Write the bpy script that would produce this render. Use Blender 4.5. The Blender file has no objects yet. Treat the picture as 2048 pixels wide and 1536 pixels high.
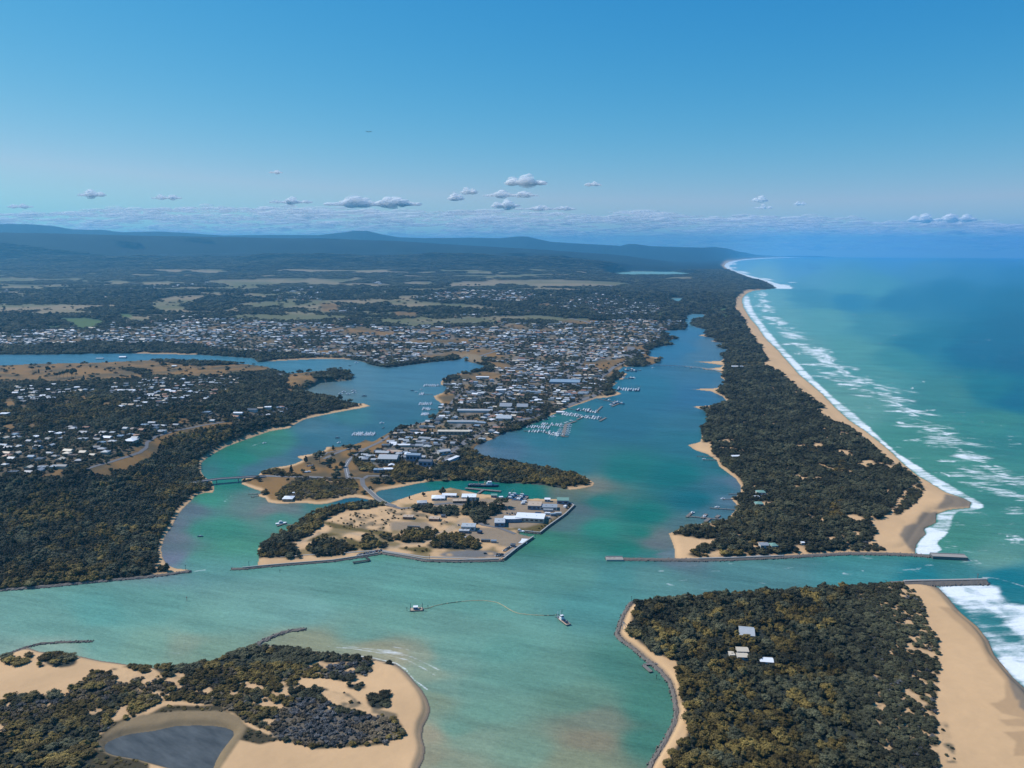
import bpy, math, random
import numpy as np
rnd = random.Random(7)
rng = np.random.default_rng(11)
SC = bpy.context.scene
COL = SC.collection
# ---------------------------------------------------------------- camera model
F, HZ, CH, RE = 1607.0, 493.5, 450.0, 6371000.0      # the ground follows the curve of the earth
PITCH = math.atan((768 - HZ) / F)
CP, SP = math.cos(PITCH), math.sin(PITCH)

def unproj(px, py, z=0.0):
    dy = 768 - np.asarray(py, float); dx = np.asarray(px, float) - 1024
    a, b = F * CP + dy * SP, -F * SP + dy * CP
    # CH + b t = z - (dx^2 + a^2) t^2 / 2RE : first meeting with the curved surface
    q = (dx * dx + a * a) / (2 * RE); c = CH - z
    disc = np.maximum(b * b - 4 * q * c, 0); t = (-b - np.sqrt(disc)) / (2 * q)
    return dx * t, a * t
def drop(X, Y): return (np.asarray(X, float) ** 2 + np.asarray(Y, float) ** 2) / (2 * RE)

def proj(X, Y, z=0.0):
    zz = z - CH - drop(X, Y)
    d = Y * CP - zz * SP
    return 1024 + F * X / d, 768 - F * (Y * SP + zz * CP) / d

# ---------------------------------------------------------------- noise
_T = rng.random((256, 256))
def vnoise(x, y):
    xi = np.floor(x).astype(np.int64); yi = np.floor(y).astype(np.int64)
    fx = x - xi; fy = y - yi
    fx = fx * fx * (3 - 2 * fx); fy = fy * fy * (3 - 2 * fy)
    a = _T[yi & 255, xi & 255]; b = _T[yi & 255, (xi + 1) & 255]
    c = _T[(yi + 1) & 255, xi & 255]; d = _T[(yi + 1) & 255, (xi + 1) & 255]
    return (a * (1 - fx) + b * fx) * (1 - fy) + (c * (1 - fx) + d * fx) * fy
def fbm(x, y, s, o=4):
    r = 0; a = 1; t = 0
    for k in range(o):
        r = r + a * vnoise(x / s + 17.3 * k, y / s + 5.1 * k); t += a; a *= .5; s = s * .5
    return r / t
def smooth(a, b, x):
    t = np.clip((x - a) / (b - a), 0, 1)
    return t * t * (3 - 2 * t)

# ---------------------------------------------------------------- terrain sampling grid (denser where the land is farther)
V = np.concatenate([np.arange(512.85, 519, .12), np.arange(519, 530, .4), np.arange(530, 565, .25), np.arange(565, 1566, 1.1), np.arange(1568, 2200, 9)])
U = np.concatenate([np.arange(-1500, -80, 22), np.arange(-80, 2130, 2.0), np.arange(2130, 3600, 22)])
NR, NC = len(V), len(U)
UU, VV = np.meshgrid(U, V)
XX, YY = unproj(UU, VV)
RR = np.hypot(XX, YY)

def gpoly(pts, z=0.0):
    if z == 0: return [tuple(p) for p in pts]
    out = []
    for p in pts:
        X, Y = unproj(p[0], p[1], z); out.append(tuple(float(t) for t in proj(X, Y)))
    return out
def fill(pts, z=0.0):
    """scan-line fill of a traced outline on the grid"""
    P = np.array(gpoly(pts, z)); Q = np.roll(P, -1, 0)
    m = np.zeros((NR, NC), bool)
    r0, r1 = np.searchsorted(V, P[:, 1].min()), np.searchsorted(V, P[:, 1].max())
    for r in range(r0, r1):
        v = V[r]
        k = (P[:, 1] <= v) != (Q[:, 1] <= v)
        if not k.any(): continue
        a, b = P[k], Q[k]
        xs = np.sort(a[:, 0] + (v - a[:, 1]) / (b[:, 1] - a[:, 1]) * (b[:, 0] - a[:, 0]))
        idx = np.searchsorted(U, xs)
        for i in range(0, len(idx) - 1, 2): m[r, idx[i]:idx[i + 1]] ^= True
    return m
def blur(a, n, m=None):
    """box blur, half widths n rows, m cols, three passes"""
    a = a.astype(np.float32); m = n if m is None else m
    for _ in range(2):
        for ax, k in ((0, n), (1, m)):
            if k < 1: continue
            p = np.concatenate([np.repeat(a.take([0], ax), k + 1, ax), a, np.repeat(a.take([-1], ax), k, ax)], ax)
            c = np.cumsum(p, ax, dtype=np.float64)
            L = a.shape[ax]
            a = ((c.take(range(2 * k + 1, 2 * k + 1 + L), ax) - c.take(range(0, L), ax)) / (2 * k + 1)).astype(np.float32)
    return a
def crop(pts, ox, oy, s):
    return [(ox + p[0] / s, oy + p[1] / s) for p in pts]

# ---------------------------------------------------------------- coast outlines traced on sea level
LEFT = [(-1500,1350),(-700,1262),(0,1180),(100,1172),(200,1162),(300,1153),(382,1143),(374,1139),(352,1137),(335,1130),(326,1115),(323,1098),(331,1072),(347,1049),(353,1034),(366,1018),(384,1001),(392,991),(410,986),(427,986),(430,976),(424,962),(410,955),(402,942),(403,926),(420,912),(455,893),(490,880),(540,863),(555,860),(578,857),(592,848),(612,838),(640,832),(680,824),(720,817),(743,812),(728,807),(700,805),(680,799),(650,792),(625,789),(607,785),(606,781),(618,777),(633,769),(640,765),(670,763),(702,760),(706,754),(700,745),(680,740),(640,742),(600,745),(570,748),(548,742),(535,733),(490,728),(430,725),(380,723),(300,720),(170,726),(90,727),(0,731),(-200,735),(-1500,760)]
NORTH_A = [(-1500,712),(-100,712),(0,710),(130,709),(200,707),(300,708),(400,710),(450,713),(490,716),(508,717),(514,724),(540,723),(580,721),(620,719),(680,718),(720,722),(745,731),(770,735),(800,733),(840,728),(880,723),(912,721),(925,717),(935,712),(938,717),(928,722),(950,727),(975,733),(960,740),(930,745),(905,749),(890,756),(882,762),(880,769),(896,775),(885,785),(866,792),(872,800),(885,808),(882,818),(875,825),(866,836),(850,843),(830,848),(800,855),(780,864),(765,872),(745,884),(731,879),(712,888),(680,893),(653,893),(649,901),(622,908),(596,912),(594,915),(608,920),(590,927),(575,931),(546,935),(526,941),(515,951),(484,958),(482,968),(497,974),(525,984),(512,992),(530,996),(536,1005),(556,1008),(585,1007),(614,1007),(634,1009),(653,1008),(673,1003),(692,997),(712,995),(731,998),(744,1001),(757,999),(752,985),(762,981),(799,975),(838,967),(870,963),(928,961),(970,962),(1004,966),(1053,968),(1092,971),(1121,977),(1141,980),(1160,978),(1187,972),(1189,966),(1175,956),(1152,949),(1130,945),(1092,938),(1050,929),(1014,923),(985,919),(965,913),(950,906),(948,898),(952,892),(965,887),(990,877),(1010,865),(1033,862),(1044,855),(1076,845),(1112,827),(1133,818),(1146,813),(1174,804),(1193,797),(1217,795),(1244,788),(1236,783),(1225,780),(1223,774),(1236,766),(1226,762),(1246,759),(1256,747),(1234,744),(1246,734),(1275,734),(1295,733),(1314,726),(1324,718),(1318,715),(1297,712),(1296,703),(1314,694),(1353,689.5),(1340,686),(1336,680),(1363,677.5),(1342,674),(1330,667),(1329,661.5),(1379,660),(1357,656.5),(1375,654),(1371,645),(1372,632),(1385,628),(1412,629),(1418,635),(1400,637),(1385,641),(1381,648),(1392,655),(1421,661),(1412,667),(1396,671),(1441,679),(1418,682),(1457,688),(1431,694),(1465,701),(1447,706),(1439,711),(1451,716),(1440,722),(1386,723),(1420,727),(1448,731),(1440,735),(1396,737),(1431,741),(1446,748),(1440,754),(1450,761),(1446,771),(1432,776),(1380,778),(1422,783),(1445,793),(1456,806),(1431,810),(1384,813),(1408,821),(1416,833),(1412,848),(1400,858),(1404,872),(1400,884),(1374,890),(1392,901),(1416,909),(1433,921),(1438,933),(1456,946),(1472,958),(1482,974),(1480,989),(1460,997),(1470,1006),(1476,1015),(1464,1027),(1452,1041),(1419,1045),(1394,1049),(1352,1061),(1337,1067),(1345,1087),(1350,1103),(1348,1121),(1450,1119),(1540,1115),(1640,1110),(1700,1107),(1780,1108),(1830,1109),(1833,1091),(1843,1077),(1853,1069),(1848,1058),(1873,1046),(1873,1029),(1898,1020),(1940,1016),(1943,1005),(1929,997),(1892,985),(1863,967),(1834,950),(1804,925),(1785,906),(1757,882),(1731,862),(1698,840),(1672,816),(1644,787),(1622,768),(1600,750),(1575,722),(1557,701),(1530,675),(1516,654),(1502,638),(1488,615),(1484,599),(1491,589),(1506,582),(1535,579),(1549,577.5),(1543,571),(1522,562),(1494,555),(1471,546),(1455,538),(1449,532),(1453,526),(1467,521.4),(1496,517.6),(1535,515.4),(1584,514),(1662,513.1),(1760,512.6),(1790,512),(1790,500),(-1500,500)]
ISLAND = [(515,1134),(517,1112),(515,1097),(525,1091),(544,1077),(575,1062),(599,1046),(610,1034),(634,1023),(663,1015),(692,1009),(722,1006),(751,1007),(772,1010),(785,1003),(819,992),(844,984),(877,980),(901,975),(916,978),(942,984),(953,987),(985,990),(1010,999),(1030,997),(1057,998),(1072,997),(1092,998),(1115,998),(1137,1009),(1147,1013),(1131,1029),(1096,1054),(1080,1067),(1049,1064),(1035,1066),(1040,1070),(1067,1074),(1065,1077),(1033,1099),(1006,1120),(971,1121),(916,1122),(854,1121),(819,1115),(764,1106),(731,1112),(665,1122),(575,1129)]
SW = [(-1500,1560),(-300,1410),(0,1314),(22,1305),(55,1294),(77,1303),(123,1308),(158,1312),(198,1321),(242,1327),(281,1333),(330,1337),(374,1335),(417,1326),(440,1318),(458,1307),(484,1300),(504,1294),(520,1290),(560,1292),(600,1297),(627,1302),(660,1307),(715,1312),(748,1318),(792,1328),(814,1345),(831,1365),(846,1382),(857,1402),(862,1420),(857,1437),(847,1455),(845,1475),(851,1497),(849,1519),(840,1536),(825,1600),(780,1800),(700,2300),(-1500,2300)]
SE = [(1263,1204),(1288,1203),(1321,1200),(1360,1194),(1450,1188),(1550,1182),(1650,1176),(1720,1171),(1800,1166),(1850,1165),(1861,1170),(1878,1176),(1898,1197),(1921,1225),(1955,1253),(1978,1282),(1989,1310),(2006,1330),(2026,1355),(2043,1370),(2070,1400),(2120,1480),(2190,1600),(2320,1800),(2600,2300),(1150,2300),(1250,1800),(1280,1600),(1300,1536),(1312,1515),(1334,1478),(1349,1448),(1354,1426),(1349,1393),(1341,1366),(1323,1344),(1294,1320),(1266,1296),(1244,1281),(1234,1270),(1240,1250),(1248,1228)]
LAKE = crop([(1290,480),(1500,462),(1850,465),(2048,490),(1900,500),(1400,515),(1300,510)],900,430,4.096)
LAKE2 = crop([(1800,680),(1940,680),(1880,725),(1830,715)],900,430,4.096)
POND = crop([(950,1330),(990,1290),(1100,1245),(1200,1220),(1400,1195),(1600,1150),(1800,1143),(1950,1150),(2060,1165),(2120,1190),(2130,1230),(2080,1290),(2010,1380),(1960,1470),(1930,1560),(1800,1600),(1500,1520),(1250,1450),(1030,1415),(960,1380)],0,1200,4.551)

m_left, m_north, m_isl, m_sw, m_se = fill(LEFT), fill(NORTH_A), fill(ISLAND), fill(SW), fill(SE)
m_lake = fill(LAKE) | fill(LAKE2); m_pond = fill(POND)
LAND = (m_left | m_north | m_isl | m_sw | m_se) & ~m_lake
# ---------------------------------------------------------------- heights
lb = blur(LAND, 7, 6)
Z = 0.35 + 2.2 * smooth(.5, 1., lb)
n1 = fbm(XX, YY, 900.); n2 = fbm(XX + 999, YY, 160.); n3 = fbm(XX, YY + 333, 28.)
plateau = fill([(-1500,1010),(-300,985),(0,962),(100,957),(180,944),(250,922),(296,892),(330,866),(400,852),(500,828),(560,800),(570,785),(540,765),(400,760),(200,768),(-300,780),(-1500,800)], 40.0)
Z = Z + m_left * blur(plateau, 28, 18) * (40 + 8 * (n1 - .5)) * smooth(.5, 1, blur(m_left, 10, 8))
Z = Z + m_left * 14 * blur(fill([(578,772),(585,755),(620,748),(680,746),(695,754),(650,764),(610,773)], 6), 5, 8)
Z = Z + m_left * 9 * blur(fill([(-1500,790),(-100,745),(0,740),(250,734),(430,735),(500,740),(500,790),(0,800)]), 6, 8)
west = smooth(1400, 1050, UU)
zn = np.interp(VV, [512, 545, 553, 560, 572, 590, 612, 640, 670, 700, 716], [380, 300, 150, 90, 58, 46, 33, 22, 13, 5, 0])
zn_e = np.interp(VV, [512, 545, 560, 580, 620, 660, 700], [60, 40, 25, 14, 7, 4, 0])
Z = Z + m_north * (zn * west + zn_e * (1 - west)) * (.72 + .56 * n1) * smooth(.6, 1, lb)
lr = np.log(RR)
ymid = np.interp(U, [-1500,0,400,640,800,900,1100,1250,1330,1400], [468,470,474,478,483,489,500,511,522,534])
R_MID = 20000.
zmid = CH + (HZ - ymid) / F * R_MID + R_MID ** 2 / (2 * RE)
ysky = np.interp(U, [-1500,-200,0,60,110,150,215,250,330,400,450,560,640,690,710,735,765,800,850,940,1000,1035,1055,1100,1140,1210,1240,1255,1270,1300,1400,1440,1500,1530,1545,1560,1600,1700,1790],
                 [452,454,456,456,458,463,464,468,467,470,473,472,472,467,464,464,471,476,477,476,477,474,474,484,487,490,492,488,488,492,495,494,498,498,494,497,502,506,510.5])
rc = np.interp(U, [-1500,1300,1400,1460,1520,1580,3600], [32000.,32000.,33000.,38000.,48000.,62000.,62000.])
zc = CH + (HZ - ysky) / F * rc + rc ** 2 / (2 * RE)
wob = (.965 + .07 * fbm(XX, YY, 2600.))
inland = smooth(.72, 1., blur(m_north, 5, 22)) * m_north
Z = np.maximum(Z, np.where(m_north, inland * zmid * np.exp(-((lr - math.log(R_MID)) / np.where(lr < math.log(R_MID), .15, .25)) ** 2) * wob, -9))
Z = np.maximum(Z, np.where(m_north & (UU < 1790), smooth(.55, 1., blur(m_north, 3, 9)) * np.interp(UU, [1430, 1500, 1560], [1, .75, .55]) * zc * np.exp(-((lr - np.log(rc)) / .14) ** 2) * wob, -9))
for ms, amp in ((m_se, 5.), (m_sw, 4.)):
    Z = Z + ms * amp * n2 * smooth(.75, 1, lb)
bar = m_north & (UU > 1400) & (VV > 600)
Z = Z + bar * 7 * n2 * smooth(.8, 1, blur(bar, 9, 12))
Z = Z + (m_sw | m_se | bar | m_left) * 1.2 * (n3 - .5) * smooth(.85, 1, lb)
Z = np.where(blur(m_pond, 6, 6) > .02, Z * (1 - smooth(0, .5, blur(m_pond, 6, 6))) - .4 * (blur(m_pond, 2, 2) > .5), Z)
Z = np.where(blur(m_lake, 3, 6) > .02, Z * (1 - smooth(0, .6, blur(m_lake, 3, 6))), Z)
Z = np.where(LAND, Z, -1.5).astype(np.float64)
Z[m_pond] = -0.5
Z[m_lake] = -2

def gz(X, Y):
    """terrain height under a point"""
    u, v = proj(np.asarray(X, float), np.asarray(Y, float))
    c = np.clip(np.searchsorted(U, u) - 1, 0, NC - 2); r = np.clip(np.searchsorted(V, v) - 1, 0, NR - 2)
    fu = np.clip((u - U[c]) / (U[c + 1] - U[c]), 0, 1); fv = np.clip((v - V[r]) / (V[r + 1] - V[r]), 0, 1)
    a = Z[r, c] * (1 - fu) + Z[r, c + 1] * fu; b = Z[r + 1, c] * (1 - fu) + Z[r + 1, c + 1] * fu
    return a * (1 - fv) + b * fv
def cell(X, Y):
    u, v = proj(np.asarray(X, float), np.asarray(Y, float))
    return np.clip(np.searchsorted(V, v), 0, NR - 1), np.clip(np.searchsorted(U, u), 0, NC - 1)
_ZS = np.concatenate([np.arange(430, 100, -3.), np.arange(100, 60, -1.), np.arange(60, -.3, -.5)])
def hit(px, py):
    """where the sight line through a point of the photograph meets the land"""
    zs = _ZS                                   # march down the sight line: first sample that lies under the land
    X, Y = unproj(np.full(len(zs), float(px)), np.full(len(zs), float(py)), zs)
    g = np.maximum(gz(X, Y), 0.); k = int(np.argmax(zs <= g))
    if k == 0: k = len(zs) - 1
    d0, d1 = zs[k - 1] - g[k - 1], g[k] - zs[k]; t_ = d0 / max(d0 + d1, 1e-9); z = float(zs[k - 1] + (zs[k] - zs[k - 1]) * t_)
    X, Y = unproj(px, py, z)
    return float(X), float(Y), z
def gh(pts):
    out = []
    for p in pts:
        X, Y, z = hit(*p); out.append(tuple(float(t) for t in proj(X, Y)))
    return out
def mpp(px, py):
    """metres per pixel across the view, and metres of ground per pixel of height"""
    X, Y = unproj(px, py); X2, Y2 = unproj(px, py + 1)
    return float(math.sqrt(Y * Y + CH * CH) * 1.0 / F), float(abs(Y - Y2))

# ---------------------------------------------------------------- ground cover classes
SAND, FOREST, DRY, GREEN, TOWN, SCRUB, WET, MUD, FARM, YARD, ASPH, PATCHY, REED, OLIVE = range(1, 15)
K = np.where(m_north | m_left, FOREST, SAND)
warp_u = (fbm(XX, YY, 60.) - .5) ; warp_v = (fbm(XX + 500, YY + 90, 60.) - .5)
def paint(pts, k, z=None, w=1.0, only=None):
    m = fill(pts) if z == 0 else fill(gh(pts))
    if w:
        dc = np.clip((np.arange(NC)[None, :] + np.round(warp_u * 14 * w)).astype(int), 0, NC - 1)
        dr = np.clip((np.arange(NR)[:, None] + np.round(warp_v * 9 * w)).astype(int), 0, NR - 1)
        m = m[dr, dc]
    if only is not None: m &= only
    K[m & LAND] = k
    return m
A1 = lambda p: crop(p, 0, 430, 4.096)
A2 = lambda p: crop(p, 450, 430, 4.096)
A3 = lambda p: crop(p, 900, 430, 4.096)
B1 = lambda p: crop(p, 0, 660, 5.12)
B2 = lambda p: crop(p, 380, 660, 5.12)
B3 = lambda p: crop(p, 760, 660, 5.12)
B4 = lambda p: crop(p, 1080, 620, 5.12)
B5 = lambda p: crop(p, 380, 880, 5.12)
B6 = lambda p: crop(p, 760, 900, 5.12)
B7 = lambda p: crop(p, 1140, 880, 5.12)
B8 = lambda p: crop(p, 0, 900, 5.12)
C1 = lambda p: crop(p, 0, 1200, 4.551)
C2 = lambda p: crop(p, 440, 1200, 4.551)
C4 = lambda p: crop(p, 1200, 1140, 4.551)
C5 = lambda p: crop(p, 1600, 1100, 3.523)
C6 = lambda p: crop(p, 1400, 880, 4.096)
C7 = lambda p: crop(p, 1648, 880, 5.12)
D1 = lambda p: crop(p, 1350, 560, 5.12)
FARMS = [A1([(240,495),(560,488),(900,488),(1250,478),(1480,476),(1490,505),(1300,522),(900,522),(500,508)]), A1([(1150,548),(1420,542),(1420,580),(1160,578)]), A1([(1680,540),(2048,515),(2048,578),(1780,568)]),
    A1([(1110,725),(1300,690),(1430,665),(1660,688),(1500,745),(1450,800),(1380,800),(1280,770),(1180,745)]), A1([(270,800),(450,752),(640,755),(690,790),(600,805),(350,825)]), A1([(0,628),(250,632),(540,640),(480,668),(100,664),(0,658)]),
    A1([(980,812),(1100,815),(1500,820),(1480,855),(1150,875),(1000,855)]), A1([(1880,735),(2048,715),(2048,825),(1930,835)]), A1([(880,540),(980,540),(990,570),(900,570)]), A1([(1200,600),(1600,595),(2000,600),(2000,612),(1300,614)]), A1([(0,588),(270,586),(270,598),(0,598)]), A1([(560,515),(680,520),(640,555),(600,550)]),
    A2([(0,505),(300,500),(700,518),(1150,525),(900,565),(500,565),(300,595),(0,600)]), A2([(1420,550),(1700,545),(1730,575),(1500,575)]), A2([(80,730),(350,705),(600,712),(550,738),(300,765),(100,835)]), A2([(380,785),(700,772),(1060,815),(1330,825),(1700,815),(1770,885),(1600,925),(1400,900),(1100,860),(700,838)]),
    A2([(1030,695),(1200,668),(1500,662),(1560,700),(1900,735),(2048,735),(2048,765),(1500,765),(1300,725),(1080,715)]), A2([(1300,594),(1500,592),(1500,604),(1320,604)]), A2([(820,610),(1080,610),(1080,632),(830,628)]), A2([(1780,575),(2048,550),(2048,590),(1850,592)]),
    A3([(520,578),(640,546),(850,536),(1100,540),(1350,546),(1520,570),(1300,590),(700,594)]), A3([(250,500),(450,482),(715,488),(560,520),(270,524)]), A3([(0,555),(200,542),(420,560),(380,590),(0,590)]), A3([(0,725),(200,735),(420,760),(500,775),(300,785),(0,762)]), A3([(1430,500),(2000,500),(2000,525),(1500,522)])]
for p in FARMS: paint(p, FARM, w=.25)
for p in [A1([(480,850),(700,842),(860,870),(800,925),(650,935),(570,890)]), A1([(380,915),(500,910),(500,935),(390,935)]), A1([(970,812),(1090,815),(1080,840),(980,836)]), A3([(1690,800),(1750,798),(1755,828),(1705,832)]), A3([(1820,805),(1850,805),(1850,825),(1825,825)]), A3([(600,920),(720,915),(720,930),(600,934)]),
          D1([(450,300),(530,290),(540,325),(460,332)]), D1([(475,350),(550,350),(545,392),(485,392)]), D1([(340,315),(390,280),(420,290),(385,322)]), D1([(400,345),(440,350),(430,372),(395,365)]), D1([(470,235),(560,245),(560,256),(480,246)])]:
    paint(p, GREEN, w=.15)
for p in [A2([(775,715),(930,730),(925,785),(800,795)]), A2([(1380,788),(1590,798),(1560,838),(1400,828)]), A2([(355,1060),(400,1020),(470,1005),(600,1058),(590,1106),(380,1106)]), A3([(655,752),(740,724),(830,722),(805,755)]), A3([(880,882),(960,862),(1175,888),(1080,915),(950,905)]), A1([(925,995),(965,995),(975,1060),(930,1065)]), A2([(1700,935),(1830,940),(1810,970),(1710,965)]), A2([(40,1048),(80,1050),(125,1106),(30,1106)])]:
    paint(p, DRY, w=.2)
paint(A2([(1090,835),(1130,740),(1290,735),(1325,835)]), FOREST, w=.3)
MARSH = paint(A3([(510,425),(900,430),(1360,452),(1280,472),(1000,468),(560,452)]), OLIVE, w=.3)
# suburbs and town
SUB_A = [(-200,672),(60,664),(200,656),(330,648),(380,638),(470,640),(600,648),(800,654),(980,654),(1000,645),(1090,650),(1200,640),(1330,640),(1368,646),(1330,660),(1325,680),(1290,693),(1290,710),(1262,722),(1240,735),(1220,760),(1210,790),(1150,806),(1060,842),(1010,860),(960,885),(940,895),(880,945),(760,940),(700,915),(740,890),(800,860),(850,845),(890,800),(880,775),(930,750),(985,745),(990,738),(1000,725),(940,708),(800,727),(760,730),(700,715),(600,712),(540,706),(440,700),(380,690),(200,685),(0,695),(-200,700)]
m_subA = paint(SUB_A, TOWN, w=.4)
m_subB = paint(A3([(0,640),(130,610),(420,618),(620,625),(760,680),(640,705),(600,720),(300,712),(0,700)]), TOWN, w=.3) | paint(A2([(1500,690),(1700,640),(2048,625),(2048,712),(1900,715)]), TOWN, w=.3)
m_subC = paint(A3([(880,700),(1200,640),(1500,690),(1680,740),(1800,730),(1700,820),(1400,830),(1250,830),(1100,760),(900,790),(860,740)]), PATCHY, w=.4)
for p in [B3([(740,470),(900,445),(1050,428),(1280,445),(1310,470),(1200,500),(850,495)]), B3([(1050,320),(1200,330),(1370,375),(1250,395),(1080,350)]), B3([(560,660),(740,640),(780,700),(700,770),(620,740),(560,690)]), B3([(820,590),(930,575),(920,600),(840,610)]), B4([(190,110),(300,100),(540,130),(440,160),(230,135)]), B4([(1040,430),(1100,400),(1100,470),(1230,485),(1200,540),(1090,560),(1060,500)]), B5([(560,450),(800,450),(800,520),(740,525),(600,480)]), B2([(1400,1200),(1520,1190),(1560,1240),(1400,1320),(1340,1310)]), B2([(1780,1110),(2048,1000),(2048,1180),(1850,1230),(1780,1180)]), B3([(0,1040),(100,1000),(240,965),(420,935),(500,950),(200,1010),(0,1110)]), B3([(850,860),(980,870),(900,900),(850,895)]), B3([(1500,900),(1700,870),(1600,930),(1480,950)]), B3([(930,1200),(990,1130),(1000,1180),(960,1260)]), B3([(1640,590),(1520,560),(1560,545),(1650,560)])]:
    paint(p, DRY, w=.2)
paint(B3([(700,250),(900,240),(1050,260),(1050,340),(920,330),(850,300)]), MUD, w=.2)
# western point with parkland
paint([(484,958),(515,950),(546,934),(590,926),(612,920),(600,912),(650,893),(712,885),(745,884),(770,900),(700,915),(720,945),(880,945),(905,960),(860,962),(760,980),(745,999),(712,995),(653,1006),(600,1006),(536,1003),(525,984)], DRY, z=0, w=.3)
paint(B5([(1080,400),(1250,385),(1560,395),(1700,420),(1720,500),(1680,560),(1500,600),(1250,610),(1080,620),(900,620),(880,560),(1000,480)]), SCRUB, w=.4)
paint(B5([(700,350),(760,310),(900,305),(1000,350),(1300,380),(1000,385)]), SCRUB, w=.3)
paint([(770,950),(800,925),(860,945),(890,930),(935,905),(955,915),(1020,930),(1080,942),(1130,955),(1146,962),(1110,966),(1040,962),(985,957),(900,957),(860,960),(800,968)], FOREST, z=0, w=.3)
# the bluff: meadow and clifftop road verge
paint(B1([(0,365),(170,345),(400,335),(800,335),(950,320),(1250,300),(1500,310),(2048,370),(2600,345),(2800,370),(2780,420),(2300,470),(1950,490),(1600,475),(1450,490),(1100,520),(700,545),(300,530),(0,560),(-600,600),(-600,380)]), DRY, w=.4)
paint(B1([(1200,400),(1420,405),(1560,440),(1500,480),(1400,440)]), FOREST, w=.3)
paint(B2([(980,530),(1010,450),(1250,430),(1400,390),(1480,420),(1260,470),(1270,530),(1100,590),(1000,590)]), DRY, w=.3)
paint(B2([(970,600),(1060,600),(1060,660),(1000,640)]), DRY, w=.2)
paint(B1([(880,1450),(920,1380),(1290,1250),(1420,1170),(1500,1130),(1560,1080),(1700,1040),(1900,1000),(2100,960),(2400,940),(2400,985),(2060,1030),(1830,1070),(1680,1110),(1640,1180),(1600,1290),(1330,1430),(1130,1500),(960,1520)]), DRY, w=.3)
paint(B1([(560,1430),(560,1390),(640,1380),(740,1430),(620,1470),(520,1480)]), DRY, w=.2)
for c in [(1870,930,60,25),(1210,1400,60,20),(90,1000,70,40),(330,990,60,30),(470,1170,50,40),(1500,590,60,40),(250,790,40,30),(860,700,40,30),(110,750,70,60),(540,1500,120,30),(0,1500,40,40),(1100,760,60,25),(700,740,50,25)]:
    paint(B1([(c[0] + c[2] * math.cos(t), c[1] + c[3] * math.sin(t)) for t in np.arange(0, 6.2, .5)]), DRY, w=.2)
paint(B2([(180,640),(320,650),(280,690),(190,670)]), DRY, w=.2)
paint(B2([(760,710),(880,740),(880,770),(800,760)]), DRY, w=.2)
SUB_D = [B1([(0,1050),(200,1040),(500,1020),(700,990),(900,1000),(1250,1040),(1480,970),(1800,960),(2048,930),(2048,980),(1800,1020),(1600,1080),(1450,1150),(1400,1210),(1250,1280),(1050,1380),(880,1390),(600,1440),(330,1480),(0,1490)]),
         B1([(1300,500),(2048,500),(2500,470),(2450,560),(2200,700),(2048,760),(1600,800),(1300,830),(1200,800),(1350,720),(1100,650),(1100,590)]),
         B1([(150,590),(350,580),(700,560),(950,600),(950,680),(700,660),(600,760),(200,770),(100,700)]), B1([(2048,820),(2400,850),(2800,780),(3050,780),(2900,880),(2500,920),(2048,980)])]
m_subD = np.zeros_like(LAND)
for p in SUB_D: m_subD |= paint(p, PATCHY, w=.4)
# narrow beaches along the lake shore
lb3 = blur(LAND, 3, 2)
ring = LAND & (lb3 < np.interp(VV, [640, 760, 900], [.66, .8, .93])) & (fbm(XX, YY, 300.) > np.interp(VV, [640, 760, 900], [.62, .58, .40]))
K[ring & (K != TOWN) & ~m_left & (VV > 640)] = SAND
K[LAND & m_left & (UU > 300) & (VV > 800) & (blur(LAND, 3, 3) < .86)] = SAND
paint([(330,1140),(312,1146),(316,1105),(322,1075),(340,1045),(352,1022),(380,998),(392,988),(400,990),(386,1003),(368,1020),(355,1036),(348,1052),(333,1075),(326,1100),(328,1118),(338,1132),(352,1138),(382,1142),(340,1149)], SAND, z=0, w=.1)
paint(B2([(860,1040),(1000,990),(1070,950),(1130,960),(1000,1060)]), SAND, w=.2)
paint(B2([(1280,880),(1500,840),(1700,780),(1860,775),(1860,800),(1600,850),(1280,900)]), SAND, w=.1)
# barrier island
paint([(1335,1064),(1352,1072),(1400,1080),(1440,1084),(1395,1100),(1375,1112),(1400,1118),(1348,1124)], SAND, z=0, w=.3)
for x0, y0, x1, y1 in [(1374,890,1425,912),(1384,813,1425,818),(1384,778,1440,783),(1396,735,1450,744),(1386,721,1450,733)]:
    paint([(x0 - 6, y0 - 1), ((x0 + x1) / 2, y0 - 4), (x1, y0 - 3), (x1, y1), (x0, y0 + 4)], SAND, z=0, w=.05)
paint([(1546,742),(1518,732),(1536,724),(1527,708),(1511,685),(1495,663),(1488,646),(1470,622),(1467,607),(1473,593),(1490,582),(1516,579),(1545,579),(1560,590),(1600,700),(1700,800),(1900,960),(1960,1010),(1850,1112),(1780,1112),(1700,1098),(1742,1090),(1751,1071),(1757,1050),(1773,1036),(1800,1010),(1824,985),(1835,966),(1814,948),(1785,929),(1755,905),(1731,884),(1698,860),(1666,848),(1628,822),(1650,818),(1633,809),(1600,787),(1565,753)], SAND, z=0, w=.25)
paint([(1849,981),(1843,997),(1824,1017),(1800,1038),(1788,1036),(1806,1010),(1818,990),(1838,970)], SCRUB, z=0, w=.2)
paint([(1700,1104),(1715,1094),(1745,1093),(1775,1104)], SCRUB, z=0, w=.1)
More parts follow.
